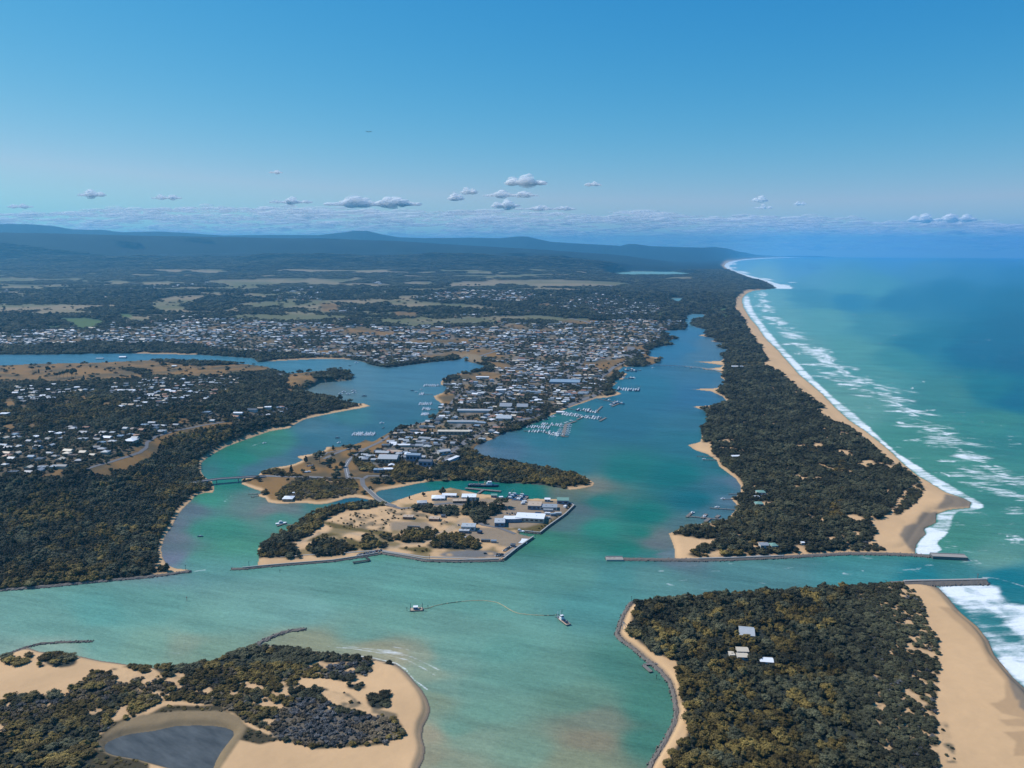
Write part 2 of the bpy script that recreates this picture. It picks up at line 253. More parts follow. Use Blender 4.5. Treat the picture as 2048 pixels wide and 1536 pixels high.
for p in [C6([(900,70),(1000,60),(1040,120),(900,130)]), C6([(1060,150),(1250,200),(1250,250),(1100,290),(1060,260),(1130,210)]), C6([(1130,400),(1220,370),(1400,400),(1300,420),(1140,420)]), C6([(1100,500),(1200,500),(1170,560),(1180,650),(1040,660),(1060,560)]), C6([(1120,780),(1180,760),(1300,840),(1400,850),(1200,900),(1300,850)]), C6([(370,840),(480,830),(600,850),(740,880),(700,890),(480,900),(450,905)]), C6([(0,940),(200,900),(400,925),(300,935),(60,950)]), D1([(540,862),(880,862),(880,892),(540,892)])]:
    paint(p, SCRUB, w=.5)
paint(C6([(1400,670),(1540,640),(1580,720),(1560,850),(1380,860),(1480,800)]), SAND, w=.2)
# wet sand
paint(C7([(1250,560),(1520,610),(1530,690),(1300,700),(1120,730),(1230,640)]), WET, z=0, w=.2)
paint(C7([(1010,770),(1160,740),(1200,830),(1060,960),(1010,1040),(940,1160),(860,1110),(780,1010),(830,930),(940,880)]), WET, z=0, w=.3)
paint(C5([(1040,480),(960,420),(1130,440),(1250,545),(1330,650),(1420,790),(1500,880),(1600,960),(1700,1200),(1480,1170),(1500,1120),(1420,1100),(1330,1130),(1440,1080),(1440,950),(1330,830),(1230,650)]), 15, z=0, w=.3)
paint(C5([(1280,580),(1330,640),(1380,740),(1450,860),(1560,950),(1700,1100),(1700,1250),(1540,1140),(1480,1000),(1440,860),(1350,740)]), WET, z=0, w=.2)
paint(C5([(1330,1110),(1540,1090),(1540,1150),(1600,1180),(1600,1230),(1420,1180)]), 15, z=0, w=.3)
paint(C5([(1400,1230),(1700,1210),(1700,1290),(1450,1270)]), 15, z=0, w=.3)
paint(C5([(1430,1320),(1700,1300),(1700,1480),(1500,1480),(1520,1390)]), 15, z=0, w=.3)
ring2 = LAND & (m_sw | m_se) & (blur(LAND, 5, 4) < .82)
K[ring2 & (K == SAND)] = WET
# south-eastern forest
paint([(1263,1240),(1279,1217),(1310,1209),(1362,1204),(1387,1199),(1450,1191),(1550,1185),(1650,1179),(1730,1174),(1800,1170),(1827,1192),(1847,1228),(1860,1262),(1868,1300),(1866,1364),(1865,1426),(1870,1483),(1878,1536),(1890,1800),(1900,2300),(1250,2300),(1290,1800),(1332,1540),(1352,1502),(1373,1478),(1379,1452),(1374,1426),(1360,1404),(1357,1373),(1355,1351),(1357,1330),(1312,1312),(1290,1297),(1274,1284),(1257,1274)], FOREST, z=0, w=.5)
paint([(1705,1172),(1800,1168),(1827,1192),(1847,1228),(1864,1262),(1876,1300),(1874,1364),(1872,1426),(1880,1536),(1890,1800),(1740,1800),(1750,1500),(1725,1380),(1745,1300),(1740,1240)], SCRUB, z=0, w=.8)
for p in [C5([(980,1240),(1040,1240),(1090,1460),(1120,1536),(1040,1536),(1000,1400)])]: paint(p, 16, z=0, w=.3)
# south-western scrub
paint([(0,1408),(30,1395),(80,1395),(120,1405),(150,1385),(170,1360),(215,1355),(225,1345),(260,1338),(330,1340),(374,1338),(417,1330),(458,1312),(504,1298),(560,1298),(625,1304),(650,1312),(735,1318),(745,1345),(735,1358),(690,1366),(600,1360),(590,1375),(620,1385),(650,1395),(700,1400),(720,1430),(790,1435),(810,1460),(815,1480),(780,1495),(745,1500),(640,1508),(560,1490),(500,1450),(440,1420),(330,1410),(250,1450),(200,1490),(190,1536),(150,2300),(-800,2300),(-800,1430)], SCRUB, z=0, w=.8)
paint([(300,1345),(417,1332),(458,1315),(504,1300),(625,1306),(640,1325),(560,1345),(450,1345),(330,1360)], FOREST, z=0, w=.8)
paint([(540,1480),(560,1430),(620,1400),(660,1425),(680,1440),(790,1440),(800,1470),(760,1490),(640,1500)], 17, z=0, w=.8)
paint([(-800,1600),(0,1480),(60,1450),(120,1440),(160,1470),(190,1536),(190,2300),(-800,2300)], FOREST, z=0, w=.8)
for c in [(27,1329,23,8),(120,1329,33,13),(82,1338,8,3),(60,1322,6,3),(185,1356,7,4),(202,1353,8,4),(228,1347,5,2),(150,1383,14,7),(180,1385,24,9),(110,1404,13,7),(56,1405,30,9)]:
    paint([(c[0] + c[2] * math.cos(t), c[1] + c[3] * math.sin(t)) for t in np.arange(0, 6.2, .5)], FOREST, z=0, w=.3)
for c in [(714,1381,18,6),(760,1412,24,16),(640,1386,18,5),(760,1438,12,4),(690,1366,18,4),(776,1331,9,3)]:
    paint([(c[0] + c[2] * math.cos(t), c[1] + c[3] * math.sin(t)) for t in np.arange(0, 6.2, .5)], FOREST, z=0, w=.3)
paint([(640,1385),(700,1395),(730,1420),(800,1438),(800,1450),(700,1430),(650,1405)], 16, z=0, w=.5)
paint([(180,1536),(196,1480),(230,1455),(300,1435),(330,1420),(440,1418),(470,1440),(495,1460),(560,1490),(520,1500),(480,1490),(470,1450),(420,1430),(330,1432),(250,1452),(215,1480),(205,1510),(300,1536),(300,1600),(150,1600)], REED, z=0, w=.2)
paint(C1([(880,1340),(960,1250),(1100,1150),(1300,1080),(1600,1045),(1900,1040),(2060,1050),(2200,1110),(2250,1200),(2200,1300),(2100,1450),(2000,1600),(1700,1620),(1400,1530),(1000,1450),(900,1400)]), MUD, z=0, w=.05)
# the works island
paint([(517,1112),(525,1091),(544,1077),(575,1062),(599,1046),(610,1034),(634,1023),(663,1015),(751,1006),(769,1012),(740,1020),(690,1024),(655,1040),(640,1060),(620,1075),(598,1085),(575,1092),(600,1110),(600,1120),(520,1118)], FOREST, z=0, w=.3)
for p in [B5([(1200,1100),(1280,1030),(1500,1020),(1620,1050),(1680,1130),(1550,1190),(1350,1210),(1240,1190)]), B5([(1740,1040),(1800,990),(1980,1050),(1900,1110),(1750,1110)]), B6([(160,910),(280,820),(480,820),(600,840),(540,920),(380,960),(250,950)]), B6([(480,980),(620,880),(720,860),(880,900),(1020,960),(1000,1020),(780,1020),(560,1010)]), B6([(300,600),(500,580),(760,590),(820,620),(800,690),(600,660),(320,650)]), B6([(840,580),(1000,520),(1060,600),(1250,570),(1260,640),(1180,690),(1080,760),(960,760),(920,680),(850,660)]), B6([(0,850),(120,880),(100,930),(0,930)]), B6([(0,960),(60,950),(115,1000),(50,1020),(0,1000)])]:
    paint(p, FOREST, w=.4)
for p in [B5([(1180,1040),(1330,950),(1530,960),(1500,990),(1340,1020)]), B5([(1540,1000),(1680,1010),(1780,1060),(1700,1160),(1640,1100),(1600,1030)]), B5([(1300,830),(1500,850),(2048,940),(2048,1000),(1700,930),(1450,900)]), B6([(190,1000),(480,990),(560,1040),(420,1060),(200,1010)]), B6([(0,720),(100,730),(60,800),(0,800)]), B6([(1220,810),(1500,790),(1700,740),(1800,690),(1960,580),(1980,590),(1720,790),(1630,850),(1400,820)]), B6([(1370,570),(1500,530),(1440,590)])]:
    paint(p, OLIVE, w=.3)
paint(B6([(60,780),(150,730),(480,740),(560,800),(480,830),(120,820)]), YARD, w=.2)
paint(B6([(700,590),(560,600),(540,520),(700,500),(900,470),(990,500),(1120,500),(1350,510),(1500,500),(1550,520),(1850,520),(1960,580),(1830,680),(1700,740),(1480,800),(1160,790),(1080,760),(1100,680),(1300,620),(1250,570),(1100,540)]), YARD, w=.15)
paint(B6([(980,790),(1200,800),(1380,850),(1560,890),(1450,960),(1330,1010),(1180,960),(960,900),(830,890),(800,860)]), YARD, w=.15)
paint(B6([(470,930),(700,790),(850,690),(930,685),(920,730),(800,800),(640,880),(560,960)]), 18, w=.1)
for p in [B6([(600,1070),(700,1040),(900,1025),(1120,1030),(1200,1050),(1190,1090),(1000,1105),(700,1110)])]: paint(p, ASPH, w=.05)
for p in [B6([(680,1070),(720,1050),(745,1085),(690,1085)]), B6([(1090,1045),(1150,1045),(1160,1070),(1100,1075)])]: paint(p, SAND, w=.05)
# bare tracks
def track(pts, wpx, k=18, z=None):
    pts = gh(pts) if z is None else pts
    for a, b in zip(pts[:-1], pts[1:]):
        dx, dy = b[0] - a[0], b[1] - a[1]; L = math.hypot(dx, dy); nx, ny = -dy / L * wpx, dx / L * wpx * .6
        paint([(a[0] + nx, a[1] + ny), (b[0] + nx, b[1] + ny), (b[0] - nx, b[1] - ny), (a[0] - nx, a[1] - ny)], k, z=0, w=0)
track(B5([(980,1090),(1160,1040),(1320,960),(1500,930),(1600,960),(1400,1010),(1250,1050)]), 2.6)
track(B5([(1500,930),(1800,980),(2048,1040)]), 3)
track(B6([(0,925),(150,965),(420,960),(620,880)]), 2.4)
track(B6([(80,1000),(200,990),(180,960)]), 4)
track(C6([(1790,360),(1680,430),(1620,520),(1560,620)]), 4, SAND)
track(C6([(380,845),(460,900)]), 1.6, SAND)
track(C6([(0,935),(200,900),(420,930)]), 1.4, SAND)
for p in [B6([(0,600),(300,590),(700,690),(560,700),(250,690),(60,760),(0,720)]), B6([(580,800),(700,740),(860,690),(800,680),(640,720)]), B5([(1450,850),(1700,740),(1900,760),(2048,860),(2048,940),(1700,900)])]:
    paint(p, 16, w=.5)
K[(RR > 10400) & (UU < 1110) & m_north] = FOREST; K[(K != FOREST) & (K != SAND) & (Z > 32) & (RR > 10500)] = FOREST; K[(RR > 16000) & (UU < 1400) & m_north & (K != SAND)] = FOREST
K[(Z > 150) & (RR > 9000)] = FOREST
pn_ = fbm(XX + 2000, YY * 1.3, 620., 4)
K[(K == FOREST) & m_north & (UU < 1180) & (VV > 556) & (VV < 655) & (pn_ > np.interp(VV, [556, 580, 655], [.60, .575, .60]))] = FARM
K[(K == FOREST) & m_north & (UU < 1300) & (VV > 575) & (VV < 690) & (fbm(XX + 5000, YY, 420., 3) > .62)] = PATCHY
tg_ = fbm(XX + 800, YY, 170., 3)
K[(K == TOWN) & (tg_ > .665) & (YY > 2700)] = DRY; K[(K == TOWN) & (tg_ < .36)] = PATCHY
gapn = fbm(XX + 60, YY, 26., 2)
K[bar & (K == FOREST) & (gapn > np.interp(UU, [1400, 1560, 1700, 1800], [.80, .76, .69, .66])) & (VV > 740)] = SAND
paint([(1443,531),(1449,524),(1463,519.6),(1496,516),(1535,514.2),(1600,513.2),(1662,512.9),(1700,512.5),(1700,513.6),(1600,515),(1540,516.2),(1500,518.5),(1470,522.5),(1458,527),(1453,532),(1462,539.5),(1480,547),(1500,555),(1525,562),(1520,563),(1490,555.5),(1468,546.5),(1450,538.5)], SAND, z=0, w=0)
K[(K == SAND) & (Z > 25)] = FOREST
K[~LAND] = 0
HAZE_D, EXPO = 2.9e-5, 0.25
HAZE_C = (.17, .60, .98, 1); SKY_CURVE = ((2.3, .088, 5.), (.93, .85, 40.), (.45, 2.42, 60.))
# ================================================================= materials
def lin(c): return tuple(((v / 255) / 12.92 if v / 255 <= .04045 else ((v / 255 + .055) / 1.055) ** 2.4) for v in c)
class NT:
    def __init__(s, name):
        s.m = bpy.data.materials.new(name); s.m.use_nodes = True; s.t = s.m.node_tree; s.t.nodes.clear()
        s.out = s.t.nodes.new('ShaderNodeOutputMaterial')
    def n(s, kind, **kw):
        nd = s.t.nodes.new(kind)
        for k, v in kw.items():
            if k in nd.inputs: nd.inputs[k].default_value = v
            elif hasattr(nd, k): setattr(nd, k, v)
        return nd
    def l(s, a, b): s.t.links.new(a, b)
    def math(s, op, a, b=None, c=None, clamp=False):
        nd = s.t.nodes.new('ShaderNodeMath'); nd.operation = op; nd.use_clamp = clamp
        for i, v in enumerate((a, b, c)):
            if v is None: continue
            if hasattr(v, 'links'): s.l(v, nd.inputs[i])
            else: nd.inputs[i].default_value = v
        return nd.outputs[0]
    def mix(s, f, a, b, mode='MIX'):
        nd = s.t.nodes.new('ShaderNodeMix'); nd.data_type = 'RGBA'; nd.blend_type = mode
        for i, v in ((0, f), (6, a), (7, b)):
            if hasattr(v, 'links'): s.l(v, nd.inputs[i])
            else: nd.inputs[i].default_value = v if i == 0 else (*v[:3], 1)
        return nd.outputs[2]
    def noise(s, scale, detail=3, vec=None, rough=.55):
        nd = s.n('ShaderNodeTexNoise', Scale=scale, Detail=detail, Roughness=rough)
        if vec is not None: s.l(vec, nd.inputs['Vector'])
        return nd.outputs['Fac']
    def pos(s, sx=1, sy=1, sz=1, rz=0):
        g = s.n('ShaderNodeNewGeometry'); m = s.n('ShaderNodeMapping'); m.inputs['Scale'].default_value = (sx, sy, sz); m.inputs['Rotation'].default_value = (0, 0, rz)
        r = s.n('ShaderNodeMapping'); r.inputs['Rotation'].default_value = (0, 0, rz)
        m.inputs['Rotation'].default_value = (0, 0, 0)
        s.l(g.outputs['Position'], r.inputs['Vector']); s.l(r.outputs[0], m.inputs['Vector']); return m.outputs[0]
    def step(s, x, a, b):
        nd = s.n('ShaderNodeMapRange'); nd.interpolation_type = 'SMOOTHSTEP'; nd.inputs['From Min'].default_value = a; nd.inputs['From Max'].default_value = b
        s.l(x, nd.inputs['Value']); return nd.outputs[0]
    def bsdf(s, col, rough=.8, normal=None, **kw):
        b = s.n('ShaderNodeBsdfPrincipled', **kw)
        if hasattr(col, 'links'): s.l(col, b.inputs['Base Color'])
        else: b.inputs['Base Color'].default_value = (*col[:3], 1)
        if hasattr(rough, 'links'): s.l(rough, b.inputs['Roughness'])
        else: b.inputs['Roughness'].default_value = rough
        if normal is not None: s.l(normal, b.inputs['Normal'])
        s.l(b.outputs[0], s.out.inputs['Surface']); return b
    def bump(s, h, strength, dist):
        b = s.n('ShaderNodeBump', Strength=strength, Distance=dist); s.l(h, b.inputs['Height']); return b.outputs[0]
MATS = {}
def M(name, col, rough=.7, var=.18, scale=.6, spec=.35, metal=0.):
    """painted or weathered surface: colour broken up by fine noise"""
    if name in MATS: return MATS[name]
    t = NT(name)
    f = t.noise(scale, 4, t.pos()); f2 = t.noise(scale * 7, 2, t.pos())
    k = t.math('MULTIPLY_ADD', t.math('ADD', f, f2), var, 1 - var)
    v = t.n('ShaderNodeHueSaturation'); v.inputs['Color'].default_value = (*col, 1); t.l(k, v.inputs['Value'])
    b = t.bsdf(v.outputs[0], rough); b.inputs['Specular IOR Level'].default_value = spec; b.inputs['Metallic'].default_value = metal
    MATS[name] = t.m; return t.m
# terrain materials read the colour of the ground cover
def ground_mat(name, s1, amp, bumpd, rough=.92):
    t = NT(name); a = t.n('ShaderNodeAttribute', attribute_name='cover')
    n = t.noise(1 / s1, 6, t.pos(), .65); n2 = t.noise(1 / (s1 * .12), 3, t.pos(), .6); n3 = t.noise(1 / (s1 * 14), 4, t.pos(), .6)
    k = t.math('MULTIPLY_ADD', t.math('ADD', t.math('ADD', n, n2), n3), amp, 1 - 1.5 * amp)
    c = t.n('ShaderNodeHueSaturation'); t.l(a.outputs['Color'], c.inputs['Color']); t.l(k, c.inputs['Value'])
    b = t.bsdf(c.outputs[0], rough, t.bump(n, .6, bumpd)); b.inputs['Specular IOR Level'].default_value = .15
    return t.m
def quads_mesh(name, rows, cols, keep, Zg, mat, attrs, Xg=None, Yg=None):
    nr, nc = len(rows), len(cols)
    sub = np.ix_(rows, cols)
    X, Y, Zs = XX[sub], YY[sub], Zg[sub]
    i = (np.arange(nr - 1)[:, None] * nc + np.arange(nc - 1)[None, :])
    q = np.stack([i, i + 1, i + nc + 1, i + nc], -1)[keep]       # v grows towards the viewer
    q = q[:, [0, 3, 2, 1]]
    used = np.zeros(nr * nc, bool); used[q.ravel()] = True
    remap = np.cumsum(used) - 1
    co = np.stack([X.ravel(), Y.ravel(), Zs.ravel()], -1)[used].astype(np.float32); q = remap[q].astype(np.int32)
    me = bpy.data.meshes.new(name); me.vertices.add(len(co)); me.vertices.foreach_set('co', co.ravel())
    me.loops.add(q.size); me.loops.foreach_set('vertex_index', q.ravel()); me.polygons.add(len(q))
    me.polygons.foreach_set('loop_start', np.arange(0, q.size, 4, dtype=np.int32)); me.polygons.foreach_set('loop_total', np.full(len(q), 4, np.int32))
    me.polygons.foreach_set('use_smooth', np.ones(len(q), bool))
    me.update(calc_edges=True); me.materials.append(mat)
    for an, arr in attrs.items():
        if arr.ndim == 3:
            a = me.color_attributes.new(an, 'FLOAT_COLOR', 'POINT'); d = np.ones((len(co), 4), np.float32); d[:, :3] = arr[sub].reshape(-1, 3)[used]; a.data.foreach_set('color', d.ravel())
        else:
            a = me.attributes.new(an, 'FLOAT', 'POINT'); a.data.foreach_set('value', arr[sub].ravel()[used].astype(np.float32))
    o = bpy.data.objects.new(name, me); COL.objects.link(o); return o
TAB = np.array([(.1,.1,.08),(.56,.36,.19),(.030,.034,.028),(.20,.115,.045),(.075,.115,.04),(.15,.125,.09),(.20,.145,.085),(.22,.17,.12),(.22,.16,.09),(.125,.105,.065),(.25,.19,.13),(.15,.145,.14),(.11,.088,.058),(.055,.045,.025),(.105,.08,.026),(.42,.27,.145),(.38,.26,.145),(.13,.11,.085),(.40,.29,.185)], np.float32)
COVER = TAB[K]
fl = fbm(XX, YY, 11., 3)[..., None]; fp = fbm(XX + 40, YY, 45., 4)[..., None]; ff = fbm(XX, YY + 77, 420., 4)[..., None]
sandc, darkc = np.array([.53,.345,.185]), np.array([.075,.062,.035])
def scrubn(X, Y, u):
    se_ = u > 1650
    a_ = fbm(X, Y, 34., 3) * .6 + fbm(X, Y, 10., 2) * .4; b_ = fbm(X * .8, Y, 17., 3) * .55 + fbm(X, Y, 6., 2) * .45
    return np.where(se_, b_ - np.interp(u, [1650, 1720, 1850, 1900], [.12, .05, -.03, -.08]), a_ - .0)
COVER = np.where((K == SCRUB)[..., None], darkc + (sandc - darkc) * smooth(.54, .64, scrubn(XX, YY, UU))[..., None], COVER)
COVER = np.where((K == 16)[..., None], np.array([.17,.13,.08]) + (sandc - np.array([.17,.13,.08])) * smooth(.38, .5, fl), COVER)
drc, olc = np.array([.22,.125,.045]), np.array([.10,.075,.04])
COVER = np.where((K == DRY)[..., None], olc + (drc - olc) * smooth(.32, .6, fp), COVER)
COVER = np.where((K == FARM)[..., None], np.array([.23,.18,.11]) * (1 - smooth(.35, .65, ff)) + np.array([.12,.12,.06]) * smooth(.35, .65, ff), COVER)
tn = fbm(XX + 7, YY, 22., 3)
COVER = np.where((K == TOWN)[..., None] & (tn > .58)[..., None], np.array([.20,.13,.06]), COVER)
COVER = np.where((K == TOWN)[..., None] & (tn < .42)[..., None], np.array([.05,.055,.04]), COVER)
far = (K == FOREST)[..., None] & (RR > 5000)[..., None]
COVER = np.where(far, np.array([.010,.018,.019]) * (.3 + 1.4 * fbm(XX, YY, 380., 5)[..., None]) * np.interp(RR, [5000, 12000], [2., 1.])[..., None], COVER)
# worn tide lines on the open sand
isl_m = m_isl & np.isin(K, [SAND, 18]); gm_ = smooth(.46, .66, fbm(XX + 9, YY, 30., 4))[..., None]
COVER = np.where(isl_m[..., None], COVER * (1 - .8 * gm_) + np.array([.14,.11,.045]) * .8 * gm_, COVER)
COVER = np.where((K == SAND)[..., None], COVER * (.86 + .28 * fbm(XX, YY, 70., 5))[..., None], COVER)
wr_ = ((lb > .90) & (lb < .93) | (lb > .72) & (lb < .75)) & (m_se | m_sw) & (K == SAND)
COVER = np.where(wr_[..., None], COVER * .84, COVER)
gy_ = (YY % 125 < 9) | ((XX - .12 * YY) % 190 < 9)
COVER = np.where(((K == TOWN) & gy_ & (YY < 6000))[..., None], np.array([.20,.19,.185]), COVER).astype(np.float32)
C3_ = np.stack([blur(COVER[..., c], 1, 1) for c in range(3)], -1)
COVER = np.where(LAND[..., None], C3_, COVER)
shal = (LAND & (blur(LAND, 2, 2) < .8))[..., None]
rows, cols = np.arange(NR), np.arange(NC)
anyl = LAND[:-1, :-1] | LAND[1:, :-1] | LAND[:-1, 1:] | LAND[1:, 1:] | m_lake[:-1, :-1]
# dilate one ring so the shore dips under the water
Kq = np.maximum(np.maximum(K[:-1, :-1], K[1:, 1:]), np.maximum(K[1:, :-1], K[:-1, 1:]))
isb = np.isin(Kq, [SAND, WET, 15]) & anyl; isf = np.isin(Kq, [DRY, GREEN, FARM]) & anyl
COV2 = COVER.copy(); COV2[~LAND] = (.2, .16, .1)
g1 = quads_mesh('ground', rows, cols, anyl & ~isb & ~isf, Z, ground_mat('ground_cover', 9., .42, .8), {'cover': COV2})
g2 = quads_mesh('beach', rows, cols, isb, Z, ground_mat('sand_cover', 9., .15, .35), {'cover': COV2})
g3 = quads_mesh('grassland', rows, cols, isf, Z, ground_mat('grass_cover', 16., .26, .5), {'cover': COV2})
for g in (g1, g2, g3): g['kind'] = 'structure'

# ================================================================= water
WP = """100,1250,92,148,135;600,1220,95,150,140;1000,1300,85,145,132;1150,1400,86,132,115;1300,1420,60,118,104;1295,1480,60,118,104;1330,1390,60,118,104;1270,1330,66,125,112;1050,1500,98,138,120;950,1480,104,140,122;1180,1480,116,128,108;1150,1520,128,132,110;1195,1440,102,126,110;900,1380,100,145,130;862,1470,150,140,118;872,1400,130,142,120;862,1520,145,140,118;900,1530,115,142,122;920,1460,92,140,124;300,1292,118,150,132;380,1292,132,145,125;410,1300,120,145,125;200,1230,80,145,135;110,1300,130,150,135;620,1290,140,140,115;840,1312,140,145,125;800,1312,160,150,125;880,1250,92,147,134;940,1290,90,146,133;800,1240,92,148,134;740,1265,95,148,134;960,1200,84,144,132;840,1180,84,145,133;700,1180,88,146,134;980,1420,92,142,126;1080,1350,85,138,124;1000,1350,88,142,128;900,1300,92,146,132;500,1220,95,150,138;300,1220,88,148,136;200,1280,95,150,136;400,1250,95,150,136;866,1345,135,145,125;900,1330,95,145,132;950,1380,92,142,128;760,1300,150,145,120;1200,1200,70,135,130;1240,1150,66,130,126;1500,1140,70,125,125;1750,1135,60,130,130;2000,1150,20,110,120;1850,1150,30,115,122;1900,1140,50,120,120;1980,1120,85,140,130;400,1120,75,135,125;450,1060,60,130,120;480,1100,75,140,128;420,1000,60,130,120;500,1010,92,120,125;540,1020,110,115,125;580,1015,100,115,125;630,1013,70,120,125;700,1003,30,90,125;560,1035,70,130,125;350,1075,100,110,130;345,1110,95,110,130;360,1050,95,108,130;385,1020,90,105,125;400,1060,60,130,120;440,935,38,115,112;450,960,35,115,110;420,940,60,110,120;520,900,55,120,110;480,915,40,120,108;560,880,60,125,115;620,860,70,110,135;540,925,70,105,130;600,905,60,95,125;500,940,65,100,125;620,880,50,100,128;680,860,60,105,135;700,840,60,115,132;800,780,72,118,150;700,760,80,120,150;850,740,70,115,150;900,735,65,110,150;600,730,70,120,155;500,718,65,115,150;300,714,60,110,150;0,716,60,110,150;660,780,95,115,130;800,830,55,100,130;830,850,50,98,125;740,870,48,95,125;1000,890,62,102,135;970,900,90,110,140;1100,880,45,105,130;1080,930,60,108,135;1150,930,50,108,125;1000,910,75,105,138;1250,850,42,98,128;1100,850,40,105,115;1300,780,50,105,140;1400,790,55,100,145;1440,770,85,110,145;1420,760,65,105,145;1430,735,80,110,140;1350,700,58,108,155;1380,670,65,108,155;1440,690,95,110,140;1430,712,85,110,145;1400,640,78,122,155;1250,940,30,110,115;1350,950,25,105,115;1400,1000,22,98,118;1450,980,60,105,130;1474,970,100,110,140;1465,1000,95,110,140;1440,1025,80,108,135;1450,930,50,105,125;1390,880,50,105,130;1400,850,60,105,135;1300,1030,30,110,110;1200,1060,45,125,120;1325,1070,120,115,125;1340,1110,105,115,125;1315,1085,118,112,125;1380,1050,90,110,125;1290,1065,40,115,110;1260,1100,38,118,112;1300,1110,60,115,115;1200,1000,35,115,115;1170,985,90,118,120;1155,1020,85,105,120;1145,1035,80,110,120;1110,1055,80,110,122;1130,980,100,115,115;1180,975,120,122,118;1100,1080,60,125,115;880,972,28,112,115;800,985,50,105,130;770,995,60,105,130;820,978,40,105,125;960,975,20,100,105;1060,985,28,110,110;700,1120,80,140,130;1150,1150,75,135,125;1300,1150,75,130,125;1900,1080,65,130,115;2040,1000,60,125,115;1850,880,65,130,115;2000,850,55,125,115;1900,940,65,130,115;1750,750,75,140,135;1700,700,80,145,140;1700,800,90,145,135;1650,640,85,150,150;1560,640,95,155,155;1590,700,95,150,145;1530,600,100,160,165;1620,590,60,130,150;1700,600,40,120,150;1800,600,30,110,140;1900,580,20,105,135;1680,572,78,146,160;1750,575,70,142,155;1640,566,85,148,168;1850,690,26,108,128;1950,700,0,93,120;2040,720,0,88,115;1750,650,60,130,140;2040,800,8,95,118;1980,780,25,108,118;1800,720,55,128,130;1900,790,58,124,120;2040,870,50,120,115;2040,600,8,98,125;2040,650,0,92,118;2040,540,30,110,145;1950,540,45,120,155;1850,540,60,130,160;1600,535,80,145,182;1520,545,110,165,180;1480,530,100,160,190;1800,520,65,135,178;2040,520,50,120,165;1300,545,120,165,170;1400,548,120,165,170"""
wp = np.array([[float(t) for t in s.split(',')] for s in WP.replace('\n', '').split(';')])
cs = 4
wu, wv = UU[:, ::cs], VV[:, ::cs]
num = np.zeros(wu.shape + (3,), np.float32); den = np.zeros(wu.shape, np.float32)
jx = (fbm(XX[:, ::cs], YY[:, ::cs], 240., 4) - .5) * 90; jy = (fbm(XX[:, ::cs] + 900, YY[:, ::cs], 240., 4) - .5) * 34
# the lake, the entrance and the sea keep their own colours: weight points by whether they lie on the same side of the sand barrier
def side(px, py): return (px > np.interp(py, [500, 530, 575, 600, 700, 800, 1000, 1112, 1160, 1300, 1536], [1350, 1440, 1500, 1480, 1500, 1560, 1640, 1300, 1300, 1800, 1950])).astype(int)
gs = side(wu, wv)
near_open = (wv > 1110)
for x, y, r, g, b in wp:
    if y > 1110 and r > 116: r *= .85
    if 1270 < x < 1490 and y > 660 and y < 1120: r *= .86
    d = ((wu + jx * .4 - x) ** 2 + ((wv + jy * .4 - y) * 2.1) ** 2 + 160)
    w = (d + 250) ** -2.3
    s0 = side(np.array(x), np.array(y))
    w = np.where((gs == s0) | near_open, w, w * 1e-4)
    num += w[..., None] * np.array(lin((r, g, b)), np.float32); den += w
wcol = num / den[..., None]
WCOL = np.zeros(XX.shape + (3,), np.float32)
for c in range(3):
    for r in range(NR): WCOL[r, :, c] = np.interp(U, U[::cs], wcol[r, :, c])
WGAIN, WOFF = .72, .012
ocean = smooth(0, 1, blur((side(UU, VV) == 1) & (VV < 1110), 3, 6))[..., None]
wn_ = smooth(1090, 1135, VV)[..., None]; wo_ = ocean
WG_ = np.array([.97, .87, .63]) * (1 - wo_) + np.array([1.12, .96, .82]) * wo_; WG_ = WG_ * (1 - wn_) + np.array([1.32, .96, .90]) * wn_
WCOL = np.clip(WCOL * WG_ - np.array([.004, .008, .012]), .0015, 1).astype(np.float32)
# murky shallows hug the lake beaches
FO = np.zeros(XX.shape, np.float32)
def fpatch(x, y, rx, ry, ang=0, s=1.):
    a = math.radians(ang); R = max(rx, ry) * 2.3
    r0, r1 = np.searchsorted(V, y - R), np.searchsorted(V, y + R); c0, c1 = np.searchsorted(U, x - R), np.searchsorted(U, x + R)
    if r1 <= r0 or c1 <= c0: return
    du = UU[r0:r1, c0:c1] - x; dv = VV[r0:r1, c0:c1] - y
    e = ((du * math.cos(a) + dv * math.sin(a)) / rx) ** 2 + ((-du * math.sin(a) + dv * math.cos(a)) / ry) ** 2
    FO[r0:r1, c0:c1] = np.maximum(FO[r0:r1, c0:c1], s * np.exp(-e * .8))
def fline(pts, w, s=1.):
    for a, b in zip(pts[:-1], pts[1:]):
        L = math.hypot(b[0] - a[0], b[1] - a[1]); n = max(1, int(L / (w * 1.4)))
        for k in range(n + 1):
            t = k / n; fpatch(a[0] + (b[0] - a[0]) * t, a[1] + (b[1] - a[1]) * t, w * 1.6, w, math.degrees(math.atan2(b[1] - a[1], b[0] - a[0])), s)
E8 = [(180,20,90,25),(250,80,80,30),(150,132,90,5),(380,165,50,15),(400,200,70,15,20),(300,240,130,30,0,.55),(550,270,40,6),(500,318,120,9),(700,395,100,10),(900,500,70,14,25),(990,580,150,14,24),(850,565,130,8),(910,668,45,7,8),(1000,620,140,30,0,.55),(1200,760,150,20,0,.7),(1330,760,60,10,22),(1290,820,160,45,0,.85),(1040,820,80,9),(1280,870,120,30,0,.6),(1600,980,200,36,12),(1750,1085,110,32,12),(1350,1015,130,10),(1550,1040,200,60,0,.5),(1750,1170,220,50,0,.55),(1600,1225,150,22,0,.8),(1330,1135,35,8,22),(1900,1330,200,22,15),(1950,1240,120,30,0,.55),(1950,1480,120,50,0,.6),(1650,1500,80,16,0,.6),(1175,550,60,4),(1120,292,20,5),(1020,350,18,5),(1900,1310,260,14,15)]
